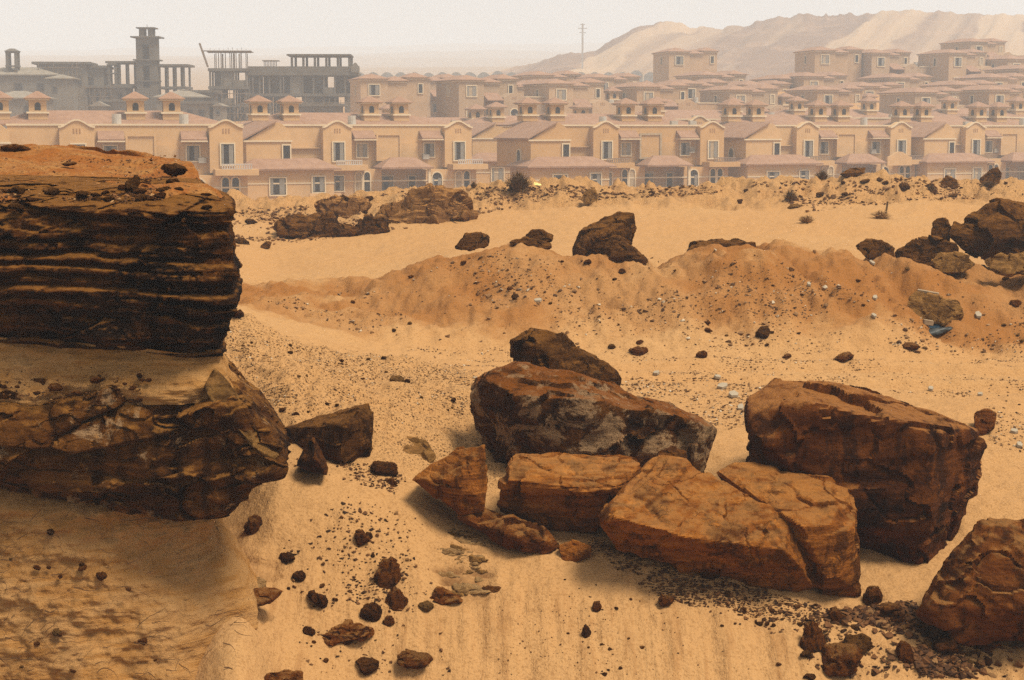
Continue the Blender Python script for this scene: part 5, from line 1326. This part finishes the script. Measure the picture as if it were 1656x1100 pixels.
def hits(pts):
    res = []
    for k in range(0, len(pts), 400):
        q = pts[k:k + 400]
        dy = FPX * CP + (550 - q[:, 1]) * SP; dz = -FPX * SP + (550 - q[:, 1]) * CP
        X = ((q[:, 0] - 828) / dy)[:, None] * _dh[None, :]; Zr = CZ + (dz / dy)[:, None] * _dh[None, :]
        b = zt(X, np.repeat(_dh[None, :], len(q), 0)) >= Zr
        i = np.where(b.any(1), b.argmax(1), len(_dh) - 1)
        x = X[np.arange(len(q)), i]; y = _dh[i]
        res.append(np.stack([x, y, zt(x, y)], 1))
    return np.concatenate(res)
RG = np.random.RandomState(5)
P_PIT = [(450, 850), (560, 800), (690, 850), (700, 960), (730, 1095), (480, 1095)]
P_UNDER = [(930, 880), (1000, 890), (1330, 985), (1400, 990), (1400, 1050), (1250, 1030), (1050, 960)]
P_RUB = [(1290, 1010), (1390, 985), (1480, 975), (1500, 1010), (1656, 1050), (1656, 1098), (1310, 1098)]
P_PIT2 = [(900, 930), (1050, 960), (1280, 1040), (1290, 1095), (760, 1095), (800, 980)]
P_GRAV = [(372, 525), (480, 552), (600, 572), (750, 592), (760, 625), (740, 705), (640, 690), (600, 650), (470, 675), (425, 645), (372, 565)]
P_TRACK = [(1000, 575), (1250, 578), (1656, 605), (1656, 648), (1400, 625), (1200, 612), (1010, 602)]
P_MOUND = [(430, 490), (640, 445), (820, 403), (950, 425), (1250, 402), (1400, 415), (1656, 450), (1656, 580), (1200, 560), (1000, 570), (600, 545)]
P_BERM = [(362, 345), (500, 335), (640, 312), (860, 303), (1100, 302), (1250, 296), (1400, 288), (1656, 298), (1656, 318), (1450, 330), (1300, 345), (1220, 312), (960, 326), (800, 342), (700, 365), (600, 380), (420, 400), (362, 400)]
P_WEDGE = [(450, 740), (600, 752), (660, 775), (640, 800), (560, 780), (460, 765)]
P_BACK = [(1180, 612), (1230, 615), (1230, 660), (1190, 700), (1010, 640), (1010, 612)]
P_RIGHT = [(1595, 645), (1656, 650), (1656, 735), (1600, 720)]
P_SKIRT = [(740, 600), (830, 600), (1000, 605), (1000, 620), (760, 640), (745, 690)]
# individuals: the ones that show largest
for poly, n, s0, s1, mats, lab, grp in (
    (P_PIT, 30, .02, .06, ('dark', 'rust', 'rust', 'grey', 'tan'), 'small loose stone scattered on the smooth pit slope', 'small stones on the pit slope'),
    (P_UNDER, 38, .025, .08, ('dark', 'rust', 'rust', 'grey'), 'small stone scattered on sand beneath the long slab', 'stones beneath the long slab'),
    (P_RUB, 48, .045, .13, ('dark', 'rust', 'rust', 'grey', 'grey', 'tan'), 'brown rubble stone below the split slab and leaning boulder', 'rubble below the slabs'),
    (P_PIT2, 18, .025, .06, ('dark', 'rust'), 'little stone on the streaked sand face', 'little stones on the sand face'),
    (P_GRAV, 22, .04, .09, ('dark', 'tan', 'grey'), 'small stone on the gravelly rise behind the wedge boulder', 'stones on the gravelly rise'),
    (P_MOUND, 30, .06, .14, ('tan', 'rust', 'grey'), 'small stone on the face of the sand mound', 'stones on the sand mound'),
    (P_BERM, 24, .15, .36, ('grey', 'grey', 'tan'), 'brown clod on the far berm', 'clods on the far berm')):
    cq = hits(poly_points(poly, n * 4, RG)); cw = sstep(-.3, .6, fbm(cq * np.array([1, 1, 0]) * 1.3, 3, 12)) + .05
    for q in cq[RG.choice(len(cq), n, False, cw / cw.sum())]:
        w = s0 + (s1 - s0) * RG.rand() ** 2.2
        stone(q, w, w * RG.uniform(.5, .85), random.choice(mats), lab, grp, sink=RG.uniform(.15, .5))

# ------------------------------------------------------------------ gravel and clods nobody could count
def pebble_shapes(n, seed):
    out = []
    for k in range(n):
        rg = np.random.RandomState(seed + k)
        bm = bmesh.new()
        for q in rg.normal(size=(8, 3)):
            q = q / np.linalg.norm(q) * rg.uniform(.7, 1.1) * np.array([1, .85, .65]); bm.verts.new(q)
        bmesh.ops.convex_hull(bm, input=bm.verts)
        bmesh.ops.triangulate(bm, faces=bm.faces)
        bm.verts.ensure_lookup_table(); bm.verts.index_update()
        vs2 = [v for v in bm.verts if v.link_faces]; ix = {v: i for i, v in enumerate(vs2)}
        out.append((np.array([list(v.co) for v in vs2]), np.array([[ix[v] for v in f.verts] for f in bm.faces])))
        bm.free()
    return out
SHAPES = pebble_shapes(8, 900)
def gravel(name, label, cat, specs, mat_, seed):
    rg = np.random.RandomState(seed); VV, FF, CC = [], [], []; off = 0
    for poly, n, s0, s1, pw in specs:
        cand = hits(poly_points(poly, n * 2, rg)) if isinstance(poly, list) else poly
        keep = rg.rand(len(cand)) < 0.06 + sstep(-0.25, 0.55, fbm(cand * np.array([1, 1, 0]) * (1.6 if cand[:, 1].mean() < 25 else 0.8), 3, seed))
        for q in cand[keep][:n]:
            v, f = SHAPES[rg.randint(8)]
            s_ = s0 + (s1 - s0) * rg.rand() ** pw; a = rg.uniform(0, 6.28); c_, n_ = math.cos(a), math.sin(a)
            w = v * s_ * 0.5 * np.array([1, 1, rg.uniform(.6, 1.1)])
            VV.append(np.stack([w[:, 0] * c_ - w[:, 1] * n_ + q[0], w[:, 0] * n_ + w[:, 1] * c_ + q[1], w[:, 2] + q[2] + s_ * .12], 1))
            FF.append(f + off); CC.append(np.full(len(v), rg.rand())); off += len(v)
    me = np_mesh(name, np.concatenate(VV), np.concatenate(FF), False)
    attr(me, 'shade', np.concatenate(CC))
    return tag(link(name, me, mat_), label, cat, kind='stuff')
def mat_grit(name, a, b, c3):
    t = NT(name); k = t.attr('shade')
    col = t.mix(t.ramp(k, 0.0, 0.8), a, b); col = t.mix(t.ramp(k, 0.86, 0.93), col, c3)
    n = t.noise(t.coord('Position'), 60, 3, .6)
    return t.out(t.mix(t.math('MULTIPLY', t.ramp(n, .45, .65), .4), col, a), None, .85, .2)
G_PIT = mat_grit('pit_grit', (0.030, 0.012, 0.004), (0.125, 0.050, 0.014), (0.195, 0.098, 0.034))
G_SLOPE = mat_grit('slope_grit', (0.056, 0.025, 0.009), (0.225, 0.116, 0.044), (0.465, 0.375, 0.255))
G_CLOD = mat_grit('berm_clod', (0.075, 0.032, 0.011), (0.225, 0.112, 0.041), (0.345, 0.195, 0.075))
gravel('pit_gravel', 'dark gravel strewn over the pit slope and rubble', 'gravel', ((P_PIT, 420, .008, .04, 2.5), (P_UNDER, 2600, .007, .045, 2.3), (P_RUB, 4200, .01, .13, 2.2), (P_PIT, 420, .02, .07, 1.8), (P_UNDER, 700, .02, .08, 2.0), ([(470, 950), (640, 940), (650, 1095), (480, 1095)], 500, .01, .06, 2.2), (P_PIT2, 320, .007, .03, 2), (P_WEDGE, 420, .01, .06, 2.2), ([(950, 870), (1000, 885), (1020, 900), (960, 905)], 160, .01, .05, 2)), G_PIT, 31)
rx = RG.uniform(-1.5, 7.5, 5200); ry = RG.choice([21.75, 22.72, 23.95, 24.5], 5200) + RG.normal(0, .09, 5200) + 0.18 * np.sin(rx * 0.4)
ruts = np.stack([rx, ry, zt(rx, ry)], 1)
gravel('slope_gravel', 'mixed gravel covering the rise, the track verge and the mound', 'gravel', ((P_GRAV, 3600, .008, .04, 2.6), (P_TRACK, 1200, .010, .05, 2.4), (ruts, 2600, .010, .05, 2.4), (P_MOUND, 5200, .012, .06, 2.8), (P_MOUND, 420, .05, .13, 1.6), (P_BACK, 1200, .012, .06, 2.2), (P_RIGHT, 260, .012, .06, 2), (P_SKIRT, 500, .01, .05, 2)), G_SLOPE, 32)
tp = np.array([list(at(a, b, out_d(a, b) - .06)) for a, b in zip(RG.uniform(-60, 285, 3200), np.concatenate([RG.uniform(250, 330, 2000), RG.normal(314, 9, 1200)]))])
gravel('soil_crumbs', 'dark crumbs strewn over the orange soil on the outcrop top', 'crumbs', ((tp, 1700, .008, .05, 2.6),), mat_grit('soil_crumb', (0.045, 0.017, 0.006), (0.20, 0.085, 0.026), (0.34, 0.19, 0.075)), 35)
lp = np.array([list(at(a, b, float(np.interp(b, [588, 612, 634, 655], [13.19, 13.12, 13.05, 12.97])))) for a, b in zip(RG.uniform(-40, 260, 1200), RG.triangular(590, 642, 656, 1200))])
gravel('ledge_crumbs', 'small crumbs of rock lying on the sandy ledge of the outcrop', 'crumbs', ((lp, 500, .006, .035, 2.6),), G_PIT, 36)
gravel('berm_clods', 'dark crumbly clods thickly covering the far berm', 'clods', ((P_BERM, 4600, .03, .18, 2.4),), G_CLOD, 33)

# root hairs hanging out of the sand wall of the outcrop
def roots():
    V, F = [], []
    rg = np.random.RandomState(12)
    for i in range(170):
        px, py = rg.uniform(-60, 385), rg.uniform(835, 1100)
        if px > 300 and py < 950: continue
        a = rg.choice([rg.normal(0.1, .35), rg.normal(-.9, .35)]); n = rg.randint(4, 9); st = rg.uniform(4, 9)
        th = rg.uniform(.0015, .005)
        k0 = len(V)
        for k in range(n):
            kx = min(1.0, max(-.4, px / 340.0)); rows = pr[:9, 1] + (pr[:9, 0] - pr[:9, 1]) * kx
            d = float(np.interp(py, rows[::-1], pr[:9, 2][::-1])) - .05 - .03 * rg.rand()
            p = at(px, py, d); t_ = th * (1 - .8 * k / n)
            V += [(p.x, p.y, p.z + t_), (p.x, p.y - t_, p.z - t_), (p.x, p.y + t_, p.z - t_)]
            px += math.cos(a) * st; py += math.sin(a) * st; a += rg.normal(0, .35)
        for k in range(n - 1):
            b = k0 + 3 * k
            F += [(b, b + 1, b + 4, b + 3), (b + 1, b + 2, b + 5, b + 4), (b + 2, b, b + 3, b + 5)]
    me = bpy.data.meshes.new('root_hairs'); me.from_pydata(V, [], F); me.update()
    me.transform(Matrix.Translation(-outcrop.location))
    o = link('root_hairs', me, plain('dry_roots', (0.075, 0.034, 0.012), .3, 6, .95), outcrop); o['kind'] = 'stuff'
roots()
# ------------------------------------------------------------------ dry shrubs
M_TWIG = plain('dry_twigs', (0.11, 0.060, 0.022), .3, 5, .9); M_TWIG2 = plain('straw_twigs', (0.30, 0.17, 0.065), .3, 5, .9)
def shrub(px, py, wpx, hpx, mat_, label, n=420, seed=1, sprawl=1.0):
    p = hit(px, py); s_ = p.y / FPX; w, h = wpx * s_ / 2, hpx * s_
    rg = np.random.RandomState(seed)
    r = empty('dry_shrub', (p.x, p.y, p.z - .02)); tag(r, label, 'shrub')
    for nm, cnt, thin in (('stems', n // 5, 1.6), ('twigs', n, 1.0)):
        VV, FF = [], []
        for i in range(cnt):
            a = rg.uniform(0, 6.283); t_ = rg.rand() ** .6 * sprawl
            tip = np.array([math.cos(a) * w * t_, math.sin(a) * w * t_, h * (1 - .55 * t_ ** 2) * rg.uniform(.6, 1.05)])
            b0 = np.array([math.cos(a), math.sin(a), 0]) * w * .25 * rg.rand()
            midp = (b0 + tip) * .5 + rg.normal(size=3) * w * .09 + np.array([0, 0, h * .10])
            side = np.array([-math.sin(a), math.cos(a), 0]) * .014 * thin * max(1, w / .35); up = np.array([0, 0, 1]) * .008 * thin
            k = len(VV) * 7
            VV.append(np.array([b0 - side, b0 + side, b0 + up, midp - side * .7, midp + side * .7, midp + up, tip]))
            FF += [(k, k + 1, k + 4, k + 3), (k + 1, k + 2, k + 5, k + 4), (k + 2, k, k + 3, k + 5), (k + 3, k + 4, k + 6, k + 6), (k + 4, k + 5, k + 6, k + 6), (k + 5, k + 3, k + 6, k + 6)]
        me = bpy.data.meshes.new(nm); me.from_pydata([tuple(x) for x in np.concatenate(VV)], [], [tuple(dict.fromkeys(f)) for f in FF]); me.update()
        o = link(nm, me, mat_, r); o['kind'] = 'stuff'
    return r
shrub(838, 309, 62, 36, M_TWIG, 'spiky dark dry bush standing on the berm crest', 230, 3)
shrub(1278, 327, 34, 26, M_TWIG, 'small dark tuft halfway down the berm slope', 110, 4)
shrub(1304, 360, 38, 16, M_TWIG2, 'low straw coloured tuft at the foot of the berm', 130, 5)
shrub(1424, 353, 46, 16, M_TWIG2, 'straw tuft with an upright stick on flat sand', 130, 6)
shrub(1330, 290, 34, 18, M_TWIG, 'grey brown tuft on the berm crest beside the thin slab', 110, 7)
shrub(1600, 303, 34, 14, M_TWIG, 'dark tuft at the base of the upright berm rock', 90, 8)
shrub(766, 305, 14, 12, M_TWIG, 'tiny tuft on the berm crest beside the spiky bush', 70, 9)
shrub(1505, 310, 24, 14, M_TWIG, 'dark tuft beside the small dark rock on the berm', 80, 10)
sp = hit(1432, 350); s_ = sp.y / FPX
stk = MB().box(-.02, .02, -.02, .02, -.05, 24 * s_).build('stick', M_TWIG, None, tuple(sp)); stk.rotation_euler = (0, .12, 0)
tag(stk, 'thin upright dry stick beside the straw tuft', 'stick')

# ------------------------------------------------------------------ litter
M_WHITE = plain('white_plaster', (0.30, 0.24, 0.165), .1, 8, .8); M_MEMB = plain('dark_membrane', (0.030, 0.033, 0.032), .3, 6, .45, .01); M_BLUE = plain('blue_cloth', (0.012, 0.030, 0.048), .3, 9, .8); M_YEL = plain('yellow_plastic', (0.75, 0.62, 0.22), .1, 5, .4); M_PLANK = plain('grey_plank', (0.27, 0.19, 0.115), .25, 10, .9)
def shard(px, py, w, h, label, mat_=None, th=.03, tilt=.3, name='plaster_fragment', grp='white plaster fragments by the track'):
    p = hit(px, py); s_ = p.y / FPX; a, b = w * s_ / 2.4, h * s_ * 1.0
    poly = [(-a, -b), (a * .3, -b * 1.1), (a, -b * .2), (a * .7, b), (-a * .5, b * .8), (-a * 1.05, b * .1)]
    n = len(poly)
    m = MB().add([(x, y, 0) for x, y in poly] + [(x * .95, y * .95, th) for x, y in poly], [tuple(range(n - 1, -1, -1)), tuple(range(n, 2 * n))] + [(i, (i + 1) % n, (i + 1) % n + n, i + n) for i in range(n)])
    o = m.build(name, mat_ or M_WHITE, None, (p.x, p.y, p.z + b * tilt * .8)); o.rotation_euler = (tilt, random.uniform(-.1, .2), random.uniform(-.5, .5))
    return tag(o, label, 'fragment', grp)
for px, py, w, h in ((1169, 628, 18, 9), (1186, 641, 20, 9), (1198, 662, 12, 9), (1160, 612, 14, 5), (1062, 606, 12, 5), (1505, 631, 10, 6), (1640, 700, 14, 6), (1648, 723, 12, 8), (1585, 640, 10, 4), (870, 488, 16, 5), (1410, 428, 8, 7), (1415, 484, 9, 7), (1308, 462, 7, 6), (1413, 513, 9, 6), (1582, 513, 12, 10)):
    shard(px, py, w, h, 'white plaster fragment lying on sand around the track and mound')
def sheet():
    p = hit(1520, 545); s_ = p.y / FPX
    L, rr = 54 * s_, 9 * s_
    V, F = [], []
    nu, nv = 14, 12
    for i in range(nu):
        u = i / (nu - 1)
        for j in range(nv):
            a = -.4 + 3.6 * j / (nv - 1)
            k = rr * (1.15 - .65 * u + .08 * math.sin(9 * u + 3 * a))
            V.append((-L / 2 + L * u, -k * math.cos(a), k * math.sin(a) * .8 + .18 * L * u + .01))
    for i in range(nu - 1):
        for j in range(nv - 1): F.append((i * nv + j, (i + 1) * nv + j, (i + 1) * nv + j + 1, i * nv + j + 1))
    me = bpy.data.meshes.new('membrane_roll'); me.from_pydata(V, [], F); me.update()
    o = link('membrane_roll', me, M_MEMB, None, (p.x, p.y, p.z + .02)); o.rotation_euler = (0, 0, .25)
    sm = o.modifiers.new('thickness', 'SOLIDIFY'); sm.thickness = .012
    return tag(o, 'torn roll of dark membrane beneath the propped rubble slab', 'roll')
sheet()
def cloth(px, py, wpx, label, mat_, name, seed, cat):
    p = hit(px, py); s_ = p.y / FPX; w = wpx * s_ / 2
    n = 14; g = np.linspace(-1, 1, n); X, Y = np.meshgrid(g, g)
    P = np.stack([X.ravel() * 2.3, Y.ravel() * 2.3, np.zeros(n * n)], 1)
    Z = np.maximum(0, 1 - X.ravel() ** 2) * np.maximum(0, 1 - Y.ravel() ** 2) * (.55 + .6 * fbm(P, 3, seed)) * w
    V = np.stack([X.ravel() * w + .15 * w * fbm(P + 9, 2, seed), Y.ravel() * w * .6, Z], 1)
    o = link(name, np_mesh(name, V, grid_faces(n, n)), mat_, None, (p.x, p.y, p.z + .005))
    return tag(o, label, cat)
cloth(1508, 531, 30, 'crumpled blue cloth under the propped rubble slab', M_BLUE, 'blue_cloth', 4, 'cloth')
cloth(868, 300, 15, 'crumpled yellow plastic bag beside the spiky bush', M_YEL, 'plastic_bag', 5, 'bag')
for px, py, L, rz, lab in ((1500, 482, 34, -.35, 'short grey plank leaning behind the rubble slab'), (1500, 528, 16, .1, 'pale wooden block under the rubble slab')):
    p = hit(px, py); s_ = p.y / FPX
    o = MB().box(-L * s_ / 2, L * s_ / 2, -.04, .04, 0, .07).build('plank', M_PLANK, None, (p.x, p.y, p.z + .02)); o.rotation_euler = (.1, .15, rz); tag(o, lab, 'plank')
# ------------------------------------------------------------------ dusty air
def haze():
    x0, x1, y0, y1, z0, z1 = -2600, 2600, -40, 5700, -8.0, 175.0
    v = [(x, y, z) for z in (z0, z1) for y in (y0, y1) for x in (x0, x1)]
    f = [(0, 2, 3, 1), (4, 5, 7, 6), (0, 1, 5, 4), (2, 6, 7, 3), (0, 4, 6, 2), (1, 3, 7, 5)]
    me = bpy.data.meshes.new('haze'); me.from_pydata(v, [], f)
    m = bpy.data.materials.new('dusty_air'); m.use_nodes = True
    t = m.node_tree
    t.nodes.remove(t.nodes['Principled BSDF'])
    pv = t.nodes.new('ShaderNodeVolumePrincipled')
    pv.inputs['Color'].default_value = (0.84, 0.90, 0.98, 1)
    pv.inputs['Density'].default_value = HAZE_DENSITY
    pv.inputs['Anisotropy'].default_value = 0.0
    t.links.new(pv.outputs[0], t.nodes['Material Output'].inputs['Volume'])
    o = link('haze', me, m)
    tag(o, kind='stuff')
HAZE_DENSITY = 0.0010
haze()
